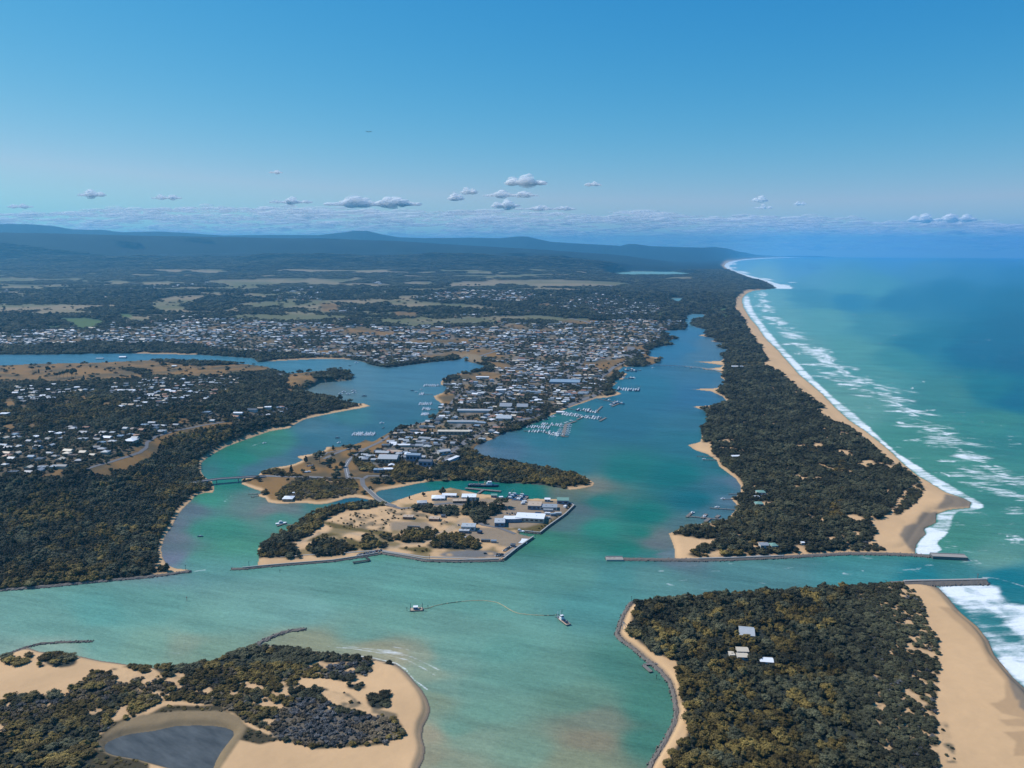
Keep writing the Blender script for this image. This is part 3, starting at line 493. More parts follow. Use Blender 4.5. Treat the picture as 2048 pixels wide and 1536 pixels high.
def breaker(x, y, rx, ry, ang=0, s=1.):
    """a broken crest: many thin streaks of foam rather than one patch"""
    n = int(4 + ry * 2.2); a = math.radians(ang); fpatch(x, y, rx * .85, max(ry * .8, 1.2), ang, .5 * s)
    for k in range(n):
        t = rnd.uniform(-1, 1); q = rnd.gauss(0, .45); l = rx * rnd.uniform(.25, .8) * (1.1 - abs(t) * .5)
        ox, oy = q * rx, t * ry; fpatch(x + ox * math.cos(a) - oy * math.sin(a), y + ox * math.sin(a) + oy * math.cos(a), l, rnd.uniform(1., 2.3), ang * .6 + rnd.uniform(-2, 4), s * rnd.uniform(.55, 1.05))
for e in E8: breaker(1600 + e[0] / 4.571, 700 + e[1] / 4.571, e[2] / 4.571, e[3] / 4.571, *(e[4:]))
E1 = [(880,150,60,30),(900,220,90,12),(960,300,90,35),(1000,400,130,25,8),(1090,445,80,15),(1130,490,100,8),(1180,560,130,45,8),(1260,650,110,12),(1440,735,150,45,8),(1540,820,100,30,15),(1450,865,150,6),(1700,905,50,25),(1750,960,70,20,20),(1880,1020,60,10,10),(1600,950,180,40,0,.55),(1840,1075,150,12),(1750,1040,200,30,0,.5),(830,270,60,10,0,.7),(850,350,70,14,0,.5),(820,405,60,6,0,.7),(1240,755,50,5)]
for k in range(80):
    t = rnd.random() ** .8; x = float(np.interp(t, [0, .1, .2, .3, .4, .55, .7, .8, .9, 1], [1520, 1560, 1605, 1650, 1692, 1765, 1850, 1905, 1965, 2050])); y = float(np.interp(x, [1520, 1560, 1605, 1650, 1692, 1765, 1850, 1905, 1965, 2050], [598, 648, 688, 722, 750, 790, 846, 886, 932, 985])); g = (y - 500) / 400
    breaker(x + rnd.gauss(0, 22) * g, y + rnd.gauss(0, 9) * g, rnd.uniform(16, 48) * (.4 + g * .7), rnd.uniform(.8, 3.2) * (.4 + g), rnd.uniform(2, 14), rnd.uniform(.6, .95))
for e in E1: breaker(1350 + e[0] / 5.12, 560 + e[1] / 5.12, e[2] / 5.12, e[3] / 5.12, *(e[4:]))
for e in [(610,450,30,10),(610,490,30,8),(700,535,80,12,10),(940,605,80,8,8),(1100,665,80,6),(1120,690,100,14),(1200,640,60,4)]: fpatch(1350 + e[0] / 5.12, 440 + e[1] / 5.12, e[2] / 5.12, e[3] / 5.12, *(e[4:]))
for e in [(1960,1022,80,40),(1200,1190,140,18,0,.6),(1500,1260,90,25,0,.5),(1330,1110,160,30,15,.6),(1360,850,90,25,0,.5),(1500,750,140,20,0,.55),(1960,700,100,24,0,.6),(1950,745,90,20,0,.6),(1450,1230,60,10,0,.7),(1950,860,80,10,0,.4)]: breaker(1648 + e[0] / 5.12, 880 + e[1] / 5.12, e[2] / 5.12, e[3] / 5.12, *(e[4:]))
outer = [(1497,590),(1500,600),(1507,620),(1520,640),(1541,665),(1560,690),(1583,712),(1610,740),(1640,770),(1670,797),(1703,822),(1738,853),(1765,880),(1794,905),(1826,925),(1865,950),(1905,972),(1940,992),(1968,1008),(1968,1015),(1945,1022),(1915,1024),(1905,1038),(1903,1055),(1892,1070),(1875,1085),(1885,1100),(1870,1108),(1833,1110)]
strip = fill([(1815,1108),(1790,1050),(1840,1030),(1860,1000),(1760,930),(1700,860),(1600,770),(1530,690),(1480,620),(1475,596)] + outer) & ~LAND
FO = np.maximum(FO, blur(strip, 1, 1) * 1.0 * (.75 + .35 * smooth(.40, .5, fbm(XX, YY, 60., 3))))
m = fill([(1549,577),(1541,571),(1522,562),(1494,555),(1471,546),(1453,538),(1446,531),(1450,525),(1464,521),(1496,517),(1535,514.5),(1584,513.2),(1760,512.3),(1760,513),(1600,514.8),(1540,516.8),(1500,519.2),(1480,521.5),(1466,526),(1460,532),(1466,539),(1482,546),(1507,553),(1532,560),(1560,568),(1580,572),(1585,578)])
FO = np.maximum(FO, m * .95)
m = fill(C5([(960,235),(1310,245),(1410,250),(1425,300),(1400,325),(1480,360),(1574,378),(1750,430),(1750,1100),(1574,960),(1400,800),(1230,500),(1000,300)]))
gap = (np.exp(-(((UU - 1600 - 1330 / 3.523) / 36) ** 2 + ((VV - 1100 - 485 / 3.523) / 11) ** 2)) + np.exp(-(((UU - 1600 - 1500 / 3.523) / 22) ** 2 + ((VV - 1100 - 625 / 3.523) / 9) ** 2))+ .8 * np.exp(-(((UU - 1600 - 1400 / 3.523) / 30) ** 2 + ((VV - 1100 - 560 / 3.523) / 13) ** 2)))
FO = np.maximum(FO, blur(m, 4, 4) * (.8 + .35 * smooth(.36, .56, fbm(XX, YY + 50, 34., 3))) * (1 - np.clip(gap, 0, 1) * .8))
fline(C2([(900,415),(1200,440),(1450,480),(1700,545),(1850,620),(1950,680)]), 1.6, .6); fline(C2([(1030,400),(1300,440),(1550,460),(1750,520),(1900,590),(2000,640)]), 1.6, .62)
fpatch(*[440 + 1580 / 4.551, 1200 + 485 / 4.551, 40, 4.5, 9, .7])
fline(C2([(1180,375),(1450,400),(1700,450),(1850,500)]), 1.2, .5); fline(C2([(1250,508),(1400,528),(1600,575),(1690,630),(1760,720),(1880,810)]), 1.6, .85)
fline(C5([(1290,195),(1380,200),(1480,225),(1600,265)]), 2, .6); fline(C5([(1170,100),(1230,112),(1270,95),(1240,70),(1170,60)]), 2.5, .5)
fline(C1([(1300,455),(1450,465),(1700,495),(1850,490)]), 1.2, .4)
for a, b in [((525,883),(500,894)),((462,993),(450,1002)),((388,1143),(410,1140)),((605,1298),(560,1296))]: fline([a, b], 1.5, .5)
# wind-driven white caps, scattered
wc = (fbm(XX, YY * 2.5, 26., 3) > .735) & (fbm(XX, YY, 500.) > .4)
FO = np.maximum(FO, .42 * wc * (side(UU, VV) == 1))
t = NT('water_surface')
a = t.n('ShaderNodeAttribute', attribute_name='depth_tint'); fo = t.n('ShaderNodeAttribute', attribute_name='foam')
st = t.noise(1., 5, t.pos(1 / 210, 1 / 46, 1, .35), .6); st2 = t.noise(1., 4, t.pos(1 / 60, 1 / 9, 1, .3), .6); st3 = t.noise(1., 2, t.pos(1 / 7, 1 / 2.6, 1, .25), .6)
k = t.math('MULTIPLY_ADD', st, .8, t.math('MULTIPLY_ADD', st2, .6, t.math('MULTIPLY_ADD', st3, .5, .05)))
hs = t.n('ShaderNodeHueSaturation'); t.l(a.outputs['Color'], hs.inputs['Color']); t.l(k, hs.inputs['Value'])
fn = t.noise(1., 7, t.pos(1 / 34, 1 / 8, 1, -.12), .68); fn2 = t.noise(1., 4, t.pos(1 / 5, 1 / 2, 1, -.1), .6)
fn3 = t.noise(1., 5, t.pos(1 / 150, 1 / 14, 1, -.1), .65)
fv = t.math('ADD', t.math('MULTIPLY', fo.outputs['Fac'], .95), t.math('MULTIPLY_ADD', fn, 1.0, t.math('MULTIPLY_ADD', fn2, .5, t.math('MULTIPLY_ADD', fn3, 1.3, -1.42))))
ff_ = t.step(fv, .26, 1.08); gate = t.step(fo.outputs['Fac'], .05, .2); ffac = t.math('MULTIPLY', ff_, gate)
colr = t.mix(ffac, hs.outputs[0], (.74, .78, .80))
wv1 = t.noise(1., 4, t.pos(1 / 9, 1 / 5, 1, .3), .6); wv2 = t.noise(1., 3, t.pos(1 / 1.7, 1 / 1.1, 1, .3), .6)
hgt = t.math('ADD', t.math('MULTIPLY', wv1, 1.), t.math('MULTIPLY', wv2, .25))
b = t.bsdf(colr, t.math('MULTIPLY_ADD', ffac, .5, .3), t.bump(hgt, .8, 1.3)); b.inputs['IOR'].default_value = 1.33; b.inputs['Specular IOR Level'].default_value = .3
WATER_MAT = t.m
wc_ = np.arange(0, NC, 2)
er = blur(LAND, 2, 2) > .999
L2 = er[:, wc_]
keep = ~(L2[:-1, :-1] & L2[1:, 1:] & L2[1:, :-1] & L2[:-1, 1:])
keep |= m_lake[:, wc_][:-1, :-1]
w = quads_mesh('water', rows, wc_, keep, np.zeros_like(Z), WATER_MAT, {'depth_tint': WCOL, 'foam': FO}); w['kind'] = 'structure'
# pond behind the dune
t = NT('pond_water'); n = t.noise(1., 4, t.pos(1 / 30, 1 / 9, 1, .6), .6); n2 = t.noise(1., 3, t.pos(.6, .9, 1), .6)
b = t.bsdf(t.mix(n, (.02, .023, .024), (.14, .15, .15)), .16, t.bump(n2, .5, .4)); b.inputs['IOR'].default_value = 1.33; b.inputs['Specular IOR Level'].default_value = .22  # dark mottled water; the pale streaks are glints painted into its colour
keep = (m_pond[:-1, :-1] | m_pond[1:, 1:])
p = quads_mesh('pond', rows, cols, keep, np.full_like(Z, -.02), t.m, {}); p['kind'] = 'structure'
p.location.z = .1
# ================================================================= built things
CLEAR = []
ORD = ['first','second','third','fourth','fifth','sixth','seventh','eighth','ninth','tenth','eleventh','twelfth','thirteenth','fourteenth','fifteenth','sixteenth','seventeenth','eighteenth','nineteenth','twentieth']
def ordinal(n):
    if n < 20: return ORD[n]
    T = ['', '', 'twenty', 'thirty', 'forty', 'fifty', 'sixty', 'seventy', 'eighty', 'ninety'][(n + 1) // 10 % 10]; u_ = (n + 1) % 10
    if u_ == 0: return {'twenty':'twentieth','thirty':'thirtieth','forty':'fortieth','fifty':'fiftieth','sixty':'sixtieth','seventy':'seventieth','eighty':'eightieth','ninety':'ninetieth'}.get(T, 'last')
    return T + '-' + ORD[u_ - 1]
class MB:
    def __init__(s): s.v, s.f, s.mi = [], [], []
    def add(s, v, f, mi=0):
        b = len(s.v); s.v += [tuple(map(float, p)) for p in v]; s.f += [tuple(i + b for i in q) for q in f]; s.mi += [mi] * len(f); return s
    def box(s, x0, x1, y0, y1, z0, z1, mi=0):
        v = [(x, y, z) for z in (z0, z1) for x, y in ((x0, y0), (x1, y0), (x1, y1), (x0, y1))]
        return s.add(v, [(3, 2, 1, 0), (4, 5, 6, 7), (0, 1, 5, 4), (1, 2, 6, 5), (2, 3, 7, 6), (3, 0, 4, 7)], mi)
    def bar(s, p, q, r, n=5, mi=0, r2=None):
        p, q = np.array(p, float), np.array(q, float); d = q - p; d /= np.linalg.norm(d) + 1e-9
        a = np.cross(d, (0, 0, 1) if abs(d[2]) < .9 else (1, 0, 0)); a /= np.linalg.norm(a); b = np.cross(d, a); r2 = r if r2 is None else r2
        v = [p + (a * math.cos(6.2832 * k / n) + b * math.sin(6.2832 * k / n)) * r for k in range(n)] + [q + (a * math.cos(6.2832 * k / n) + b * math.sin(6.2832 * k / n)) * r2 for k in range(n)]
        return s.add(v, [(k, (k + 1) % n, n + (k + 1) % n, n + k) for k in range(n)] + [tuple(range(n - 1, -1, -1)), tuple(range(n, 2 * n))], mi)
    def prism(s, pts, z0, z1, mi=0, top=None):
        n = len(pts); t_ = top or pts
        return s.add([(*p, z0) for p in pts] + [(*p, z1) for p in t_], [(k, (k + 1) % n, n + (k + 1) % n, n + k) for k in range(n)] + [tuple(range(n - 1, -1, -1)), tuple(range(n, 2 * n))], mi)
    def mesh(s, name, mats):
        me = bpy.data.meshes.new(name); me.from_pydata(s.v, [], s.f)
        for m in (mats if isinstance(mats, (list, tuple)) else [mats]): me.materials.append(m)
        if any(s.mi): me.polygons.foreach_set('material_index', np.array(s.mi, np.int32))
        return me
def obj(name, me, parent=None, loc=None, rz=0):
    o = bpy.data.objects.new(name, me); COL.objects.link(o)
    if parent is not None: o.parent = parent
    if loc is not None: o.location = loc
    if rz: o.rotation_euler = (0, 0, rz)
    return o
def thing(name, label, cat, loc, rz=0, group=None, me=None):
    o = obj(name, me, None, loc, rz); o['label'] = label; o['category'] = cat
    if group: o['group'] = group
    if me is None: o.empty_display_size = 3
    if len(label.split()) > 16: print('LONG', label)
    return o
RC = {'white': (.74, .76, .78), 'pale grey': (.40, .42, .43), 'grey': (.27, .29, .31), 'dark grey': (.10, .11, .125), 'terracotta': (.33, .17, .10), 'cream': (.58, .50, .38), 'blue-grey': (.22, .29, .36), 'green': (.17, .30, .24), 'tan': (.48, .36, .25), 'brown': (.17, .12, .09)}
RM = {k: M('roof_' + k.replace(' ', '_').replace('-', '_'), v, .45, .16, .25, .5) for k, v in RC.items()}
WM = [M('render_cream', (.42, .38, .31), .85), M('brick', (.24, .15, .11), .9), M('weatherboard', (.50, .50, .48), .8), M('cladding_blue', (.16, .22, .30), .6), M('render_tan', (.33, .27, .2), .85)]
GLASS = M('window_glass', (.02, .03, .045), .12, .05, 1, .6); CONC = M('concrete', (.34, .33, .31), .9); WOODM = M('weathered_timber', (.17, .155, .14), .9, .3, 2); DARKW = M('tarred_timber', (.035, .035, .04), .8, .3, 2); WHITE = M('white_gelcoat', (.78, .79, .80), .3, .06, 1, .5); ROCK = M('rock', (.15, .13, .112), .95, .6, .8); STEEL = M('steel', (.12, .13, .14), .5, .2, 2); ASPHM = M('asphalt', (.145, .142, .145), .9, .14, .3); PAVE = M('paving', (.30, .28, .25), .9, .14, .5); NAVY = M('navy_paint', (.02, .045, .10), .4, .1); RED = M('red_paint', (.30, .03, .02), .4, .1); BUFF = M('buff_paint', (.50, .40, .24), .5, .1)
def walls(w, d, h): return MB().box(-w / 2, w / 2, -d / 2, d / 2, -1.5, h)
def roof(w, d, h, kind, rise=None):
    m = MB(); e = .45; w2, d2 = w / 2 + e, d / 2 + e; rise = rise or d * .22
    if kind == 'flat': m.box(-w2, w2, -d2, d2, h + .003, h + .5); m.box(-w / 6, -w / 6 + 1.6, -.8, .8, h + .5, h + 1.3); m.box(w / 5, w / 5 + 1.2, -.2, 1.2, h + .5, h + 1.1); return m
    i = min(d2, w2 * .9) if kind == 'hip' else 0
    v = [(-w2, -d2, h), (w2, -d2, h), (w2, d2, h), (-w2, d2, h), (-w2 + i, 0, h + rise), (w2 - i, 0, h + rise)]
    m.add(v, [(0, 1, 5, 4), (2, 3, 4, 5), (1, 2, 5), (3, 0, 4), (3, 2, 1, 0)]); return m
def building(name, label, cat, px, py, wpx, d, h, yaw, rk, col, wall, group=None, windows=True, z=None):
    X, Y, zz = hit(px, py); w = wpx * math.hypot(Y, CH) / F
    t_ = thing(name, label, cat, (X, Y, zz), math.radians(yaw), group); CLEAR.append((X, Y, max(w, d) * .42 + 3))
    obj('wall', walls(w, d, h).mesh('wall', WM[wall]), t_); obj('roof', roof(w, d, h, rk, .16 * d if rk != 'flat' else None).mesh('roof', RM[col]), t_)
    if windows:
        n = max(2, min(8, int(w / 7)))
        for k in range(n):
            x = -w / 2 + (k + .5) * w / n
            wm = MB().box(x - w / n * .28, x + w / n * .28, -d / 2 - .06, -d / 2 + .02, h * .35, h * .72); obj('window' if k != n // 2 else 'door', wm.mesh('window', GLASS), t_)
    return t_
cx6 = lambda x, y: (760 + x / 5.12, 900 + y / 5.12)
cx5 = lambda x, y: (380 + x / 5.12, 880 + y / 5.12)
cx3 = lambda x, y: (760 + x / 5.12, 660 + y / 5.12)
cx4 = lambda x, y: (1080 + x / 5.12, 620 + y / 5.12)
cx7 = lambda x, y: (1140 + x / 5.12, 880 + y / 5.12)
cx2 = lambda x, y: (380 + x / 5.12, 660 + y / 5.12)
g_ = 'buildings of the harbour island'
for nm, lab, (px, py), w, d, h, yaw, rk, col, wl in [
    ('warehouse', 'large warehouse with a long white flat roof behind the curved building', cx6(1540, 715), 56, 26, 7, -9, 'flat', 'white', 0),
    ('block', 'blue-grey flat block joined to the left end of the curved building', cx6(1227, 765), 20, 22, 7, 0, 'flat', 'pale grey', 3),
    ('depot', 'blue-walled depot with a tan flat roof by the trawler berths', cx6(1585, 590), 26, 24, 7, -6, 'flat', 'tan', 3),
    ('depot', 'low grey yard building right of the blue-walled depot', cx6(1725, 600), 34, 18, 5, -4, 'flat', 'grey', 2),
    ('shed', 'tall dark shed with a green roof at the island corner', cx6(1873, 545), 23, 18, 8, -4, 'gable', 'green', 3),
    ('shed', 'white shed left of the green-roofed corner shed', cx6(1715, 525), 11, 10, 5, -4, 'gable', 'white', 2),
    ('house', 'wide white-roofed house at the left of the island yards', cx6(598, 500), 26, 20, 4, 4, 'hip', 'white', 2),
    ('house', 'long white-roofed building behind the wide white-roofed house', cx6(712, 475), 28, 13, 4, -4, 'gable', 'white', 2),
    ('shed', 'white flat-roofed shed behind the dark pines', cx6(912, 500), 28, 20, 6, 0, 'flat', 'white', 2),
    ('shed', 'tan long shed in front of the white flat-roofed shed', cx6(820, 535), 28, 12, 4, 3, 'flat', 'tan', 1),
    ('house', 'pale low house at the far left of the island yards', cx6(430, 548), 19, 14, 3.5, 8, 'hip', 'pale grey', 2),
    ('shed', 'small dark green shed on the quay behind the trees', cx6(1168, 483), 12, 10, 5, 0, 'gable', 'green', 3),
    ('shed', 'grey-roofed two-storey shed beside the island gravel road', cx6(908, 812), 27, 17, 7, -4, 'flat', 'pale grey', 2),
    ('shed', 'low grey lean-to in front of the two-storey shed', cx6(862, 845), 20, 8, 4, -4, 'flat', 'pale grey', 3),
    ('shed', 'left tan-roofed shed in the fenced storage yard', cx6(292, 700), 20, 11, 4, -6, 'flat', 'tan', 1),
    ('shed', 'right tan-roofed shed in the fenced storage yard', cx6(558, 718), 20, 12, 4, -6, 'flat', 'tan', 1),
    ('shed', 'small dark cabin behind the right tan-roofed shed', cx6(648, 685), 8, 6, 3, 0, 'flat', 'dark grey', 3),
    ('hut', 'small dark hut between the trailers and the quay edge', cx6(1362, 985), 9, 6, 3, -10, 'flat', 'dark grey', 3)]:
    building(nm, lab, 'building', px, py, w, d, h, yaw, rk, col, wl, g_)
# curved building
X0, Y0, z0 = hit(*cx6(1420, 735)); mp = math.hypot(Y0, CH) / F
t_ = thing('curved_building', 'long curved building with a white arched-plan roof facing the channel', 'building', (X0, Y0, z0), 0, g_); CLEAR.append((X0, Y0, 26))
def arc(r0, r1, z0_, z1_, m, a0=-100, a1=-52, n=16):
    A = [math.radians(a0 + (a1 - a0) * k / n) for k in range(n + 1)]
    pts = [(r1 * math.cos(a), r1 * math.sin(a) * 1.0) for a in A] + [(r0 * math.cos(a), r0 * math.sin(a)) for a in A[::-1]]
    sx = [(p[0] - 14, p[1] + 66) for p in pts]
    for k in range(n):
        q = [sx[k], sx[k + 1], sx[2 * n - k], sx[2 * n + 1 - k]]; m.prism(q, z0_, z1_)
    return m
obj('wall', arc(56, 70, -1, 6, MB()).mesh('wall', WM[3]), t_); obj('roof', arc(55, 71, 6.003, 6.6, MB()).mesh('roof', RM['white']), t_)
for lab, cat, nm, (px, py), w, d, h, yaw, rk, col, wl in [
    ('octagonal-looking pavilion with a pale pointed roof on the western point', 'building', 'pavilion', cx5(1010, 610), 20, 18, 4, 0, 'hip', 'white', 4),
    ('small white kiosk up the bank from the pale pavilion', 'building', 'kiosk', cx5(1062, 552), 4, 4, 3, 0, 'hip', 'white', 2),
    ('large grey-roofed hall at the near end of the town', 'building', 'hall', (778, 922), 38, 34, 9, -4, 'gable', 'pale grey', 4),
    ('blue-fronted shop below the large grey-roofed hall', 'building', 'shop', (757, 944), 18, 12, 6, 0, 'flat', 'blue-grey', 3),
    ('long white-roofed shop right of the blue-fronted shop', 'building', 'shop', (776, 942), 20, 12, 5, 4, 'flat', 'white', 2),
    ('dark blue multi-storey apartments behind the park trees', 'building', 'apartments', (828, 921), 28, 16, 14, -8, 'gable', 'blue-grey', 3),
    ('second block of dark apartments, nearer the trees', 'building', 'apartments', (852, 932), 26, 16, 12, -8, 'gable', 'dark grey', 3),
    ('grey-roofed units beside the esplanade at the town end', 'building', 'units', (888, 908), 24, 16, 8, 25, 'gable', 'pale grey', 2),
    ('long white terrace roof beside the esplanade coach park', 'building', 'terrace', (905, 922), 8, 44, 6, -28, 'flat', 'white', 2),
    ('broad grey double warehouse roof in mid town, left one', 'building', 'warehouse', (1012, 815), 24, 40, 7, -4, 'gable', 'grey', 4),
    ('broad grey double warehouse roof in mid town, right one', 'building', 'warehouse', (1045, 816), 22, 36, 7, -4, 'gable', 'grey', 4),
    ('wide pale supermarket roof near the marina front', 'building', 'supermarket', (1008, 838), 30, 46, 6, -4, 'flat', 'pale grey', 2),
    ('long pale motel roof across the middle of the town', 'building', 'motel', (950, 824), 70, 16, 6, -2, 'gable', 'pale grey', 2),
    ('long cream motel wing left of the esplanade trees', 'building', 'motel', (908, 868), 64, 18, 8, -1, 'flat', 'cream', 4),
    ('long white row of units left of the motel wing', 'building', 'units', (925, 846), 60, 12, 5, -1, 'gable', 'pale grey', 2),
    ('bright white pointed canopy by the marina front gardens', 'building', 'canopy', (1076, 803), 14, 22, 5, -10, 'hip', 'white', 2),
    ('long white roof beside the orange sports oval', 'building', 'grandstand', (965, 757), 26, 12, 6, -1, 'gable', 'white', 2),
    ('bright white long roof in the middle of the town', 'building', 'store', (1002, 783), 20, 16, 6, 3, 'gable', 'white', 2),
    ('sawtooth-roofed shopping centre with rows of white ribs', 'building', 'shopping_centre', (1130, 765), 60, 60, 6, -8, 'flat', 'blue-grey', 3),
    ('white-roofed marina clubhouse at the head of the longest pier', 'building', 'clubhouse', (1121, 827), 17, 12, 5, -8, 'hip', 'white', 2),
    ('big pale-roofed house alone in the south-eastern woods', 'house', 'house', (1493, 1270), 27, 22, 5, -12, 'gable', 'pale grey', 2),
    ('rear house of the white-roofed pair below the lone big house', 'house', 'house', (1484, 1305), 21, 10, 4, -4, 'gable', 'cream', 2),
    ('front house of the white-roofed pair below the lone big house', 'house', 'house', (1484, 1316), 20, 9, 3.5, -4, 'gable', 'cream', 2),
    ('small outhouse left of the white-roofed pair in the woods', 'house', 'outhouse', (1463, 1312), 9, 8, 3, 0, 'flat', 'cream', 2),
    ('bright white-roofed house right of the pair in the woods', 'house', 'house', (1532, 1326), 24, 10, 4, -8, 'gable', 'white', 2),
    ('upper green-roofed house among the sand barrier trees', 'house', 'house', (1521, 988), 16, 14, 5, 0, 'hip', 'green', 2),
    ('lower green-roofed house among the sand barrier trees', 'house', 'house', (1517, 1011), 15, 14, 5, 0, 'hip', 'green', 2),
    ('low pale shed left of the upper green-roofed house', 'house', 'shed', (1513, 996), 10, 8, 3, 0, 'flat', 'pale grey', 2),
    ('bright white-roofed house on the barrier near the top jetties', 'house', 'house', (1471, 915), 16, 10, 4, 4, 'gable', 'white', 2),
    ('long green-roofed cottage behind the branched jetty', 'house', 'cottage', (1421, 1058), 18, 8, 3, -18, 'gable', 'green', 2),
    ('grey-roofed station building at the entrance training wall', 'house', 'station', (1527, 1094), 16, 12, 5, 0, 'gable', 'grey', 2),
    ('green and white roofed house right of the grey station building', 'house', 'house', (1546, 1095), 13, 12, 5, 10, 'hip', 'green', 2),
    ('small white hut in the scrub right of the station', 'house', 'hut', (1605, 1088), 6, 5, 3, 0, 'gable', 'white', 2),
    ('white-roofed cabins where the footbridge track reaches the beach', 'house', 'cabin', (1470, 735), 14, 12, 5, 0, 'gable', 'white', 2),
    ('white kiosk right of the cabins by the footbridge track', 'house', 'kiosk', (1482, 735), 9, 10, 5, 0, 'flat', 'white', 2),
    ('large white-roofed villa near the left cliff top', 'house', 'villa', (262, 886), 22, 22, 7, -6, 'hip', 'white', 4),
    ('bright white flat-roofed house on the wooded bluff', 'house', 'house', (536, 818), 13, 14, 6, 6, 'flat', 'white', 2),
    ('dark grey-roofed house left of the bright white bluff house', 'house', 'house', (505, 823), 20, 14, 6, -4, 'gable', 'dark grey', 2),
    ('long low white-roofed house left of the dark-roofed bluff house', 'house', 'house', (477, 829), 18, 12, 5, -4, 'gable', 'white', 2),
    ('grey farmhouse roof at the neck of the grassy knoll', 'house', 'farmhouse', (563, 752), 20, 18, 5, -6, 'hip', 'grey', 2),
    ('white farmhouse on the hill beside the north channel', 'house', 'farmhouse', (246, 716), 13, 18, 5, 6, 'gable', 'white', 2),
    ('low white farm sheds left of the hilltop farmhouse', 'house', 'farm_shed', (200, 718), 14, 12, 3, 6, 'gable', 'pale grey', 2),
    ('white farm shed on the meadow ridge left of the channel', 'house', 'farm_shed', (349, 733), 9, 12, 3, 0, 'gable', 'white', 2),
    ('white house on the left edge above the wooded suburb', 'house', 'house', (9, 833), 16, 16, 8, 0, 'flat', 'white', 2)]:
    building(nm, lab, cat, px, py, w, d, h, yaw, rk, col, wl, None, windows=py > 860)
# trailers, containers, canopies on the island
def trailer(lab, p, w, d, h, yaw, mat, nm='trailer', cat='trailer', grp='trailers and containers on the island'):
    X, Y, zz = hit(*p); L = w * math.hypot(Y, CH) / F; t_ = thing(nm, lab, cat, (X, Y, zz), math.radians(yaw), grp); CLEAR.append((X, Y, L * .5))
    obj('body', MB().box(-L / 2, L / 2, -d / 2, d / 2, .9, h).mesh('body', mat), t_); obj('chassis', MB().box(-L / 2 + .2, L / 2 - .2, -d / 2 + .3, d / 2 - .3, .4, .897).mesh('chassis', STEEL), t_)
    for sx in (-.3, .3):
        for sy in (-1, 1): obj('wheel', MB().bar((L * sx, sy * (d / 2 - .3), .5), (L * sx, sy * (d / 2), .5), .5, 8).mesh('wheel', DARKW), t_)
for lab, p, w, d, h, yaw, mt in [('upper white trailer of the pair near the trawler quay', cx6(1478, 540), 9, 3, 4, 20, WHITE), ('lower white trailer of the pair near the trawler quay', cx6(1465, 556), 8, 3, 4, 20, WHITE), ('long pale trailer in front of the blue-walled depot', cx6(1722, 628), 19, 4, 4, -4, RM['pale grey']), ('white container left of centre in the row above the warehouse corner', cx6(1715, 662), 11, 4, 4, -8, WHITE), ('pale container furthest right in the row above the warehouse corner', cx6(1822, 662), 14, 5, 4, 12, RM['pale grey']), ('navy container left in the row above the warehouse corner', cx6(1620, 662), 12, 4, 4, -8, NAVY), ('grey container between the white and pale containers', cx6(1770, 672), 10, 4, 4, 10, RM['blue-grey']), ('white boat-storage trailer near the green-roofed corner shed', cx6(1898, 590), 7, 5, 4, 50, WHITE), ('white low trailer below the navy and white containers', cx6(1720, 702), 9, 4, 3, 4, RM['pale grey']), ('long dark wagon in the row beside the scrub', cx6(1082, 940), 18, 4, 4, -3, STEEL), ('short blue-grey wagon at the end of the scrub row', cx6(1165, 948), 11, 4, 4, -3, RM['blue-grey']), ('navy container near the two-storey shed', cx6(1022, 852), 8, 6, 4, 60, NAVY), ('white flat container in front of the two-storey shed', cx6(885, 908), 10, 3, 3, -4, WHITE), ('low white box trailer left of the two-storey shed', cx6(808, 872), 8, 4, 3, -4, WHITE), ('white cabin trailer beside the harbour berths', cx6(1240, 498), 8, 5, 4, 10, WHITE), ('long low timber stack trailer in the storage yard', cx6(345, 790), 25, 3, 2, -8, STEEL), ('white caravan at left in the western point car park', cx5(1190, 335), 6, 3, 3, 0, WHITE), ('white caravan at right in the western point car park', cx5(1222, 332), 5, 3, 3, -6, WHITE), ('long white bus on the coach park beside the esplanade', cx3(720, 1350), 9, 3, 3.5, 62, WHITE)]:
    trailer(lab, p, w, d, h, yaw, mt)
X, Y, zz = hit(*cx6(1455, 930)); t_ = thing('concrete_slab', 'bright white concrete pad on the lower quay apron', 'slab', (X, Y, zz), math.radians(-8)); mp = math.hypot(Y, CH) / F; obj('pad', MB().box(-11 * mp, 11 * mp, -10, 9, -.5, .35).mesh('pad', RM['white']), t_)
# ---- vehicles
def car_meshes(col):
    b = MB(); prof = [(-2.2, .35), (2.2, .35), (2.25, .8), (1.2, 1.0), (-2.1, 1.05), (-2.25, .7)]; n = len(prof)
    b.add([(x, -.88, z) for x, z in prof] + [(x, .88, z) for x, z in prof], [tuple(range(n)), tuple(range(2 * n - 1, n - 1, -1))] + [(k, n + k, n + (k + 1) % n, (k + 1) % n) for k in range(n)])
    c = MB().prism([(-1.9, -.8), (1.0, -.8), (1.0, .8), (-1.9, .8)], 1.03, 1.55, 0, [(-1.5, -.65), (.4, -.65), (.4, .65), (-1.5, .65)])
    return b.mesh('car_body', M('car_' + col[0], col[1], .3, .05, 1, .6)), c.mesh('windows', GLASS)
CARC = [car_meshes(c) for c in (('white', (.75, .75, .75)), ('silver', (.4, .42, .44)), ('black', (.03, .03, .035)), ('red', (.35, .04, .03)), ('blue', (.05, .1, .25)))]
CARN = ['white', 'silver', 'black', 'red', 'blue']; WHEEL = MB().bar((0, -.12, 0), (0, .12, 0), .34, 8).mesh('wheel', DARKW)
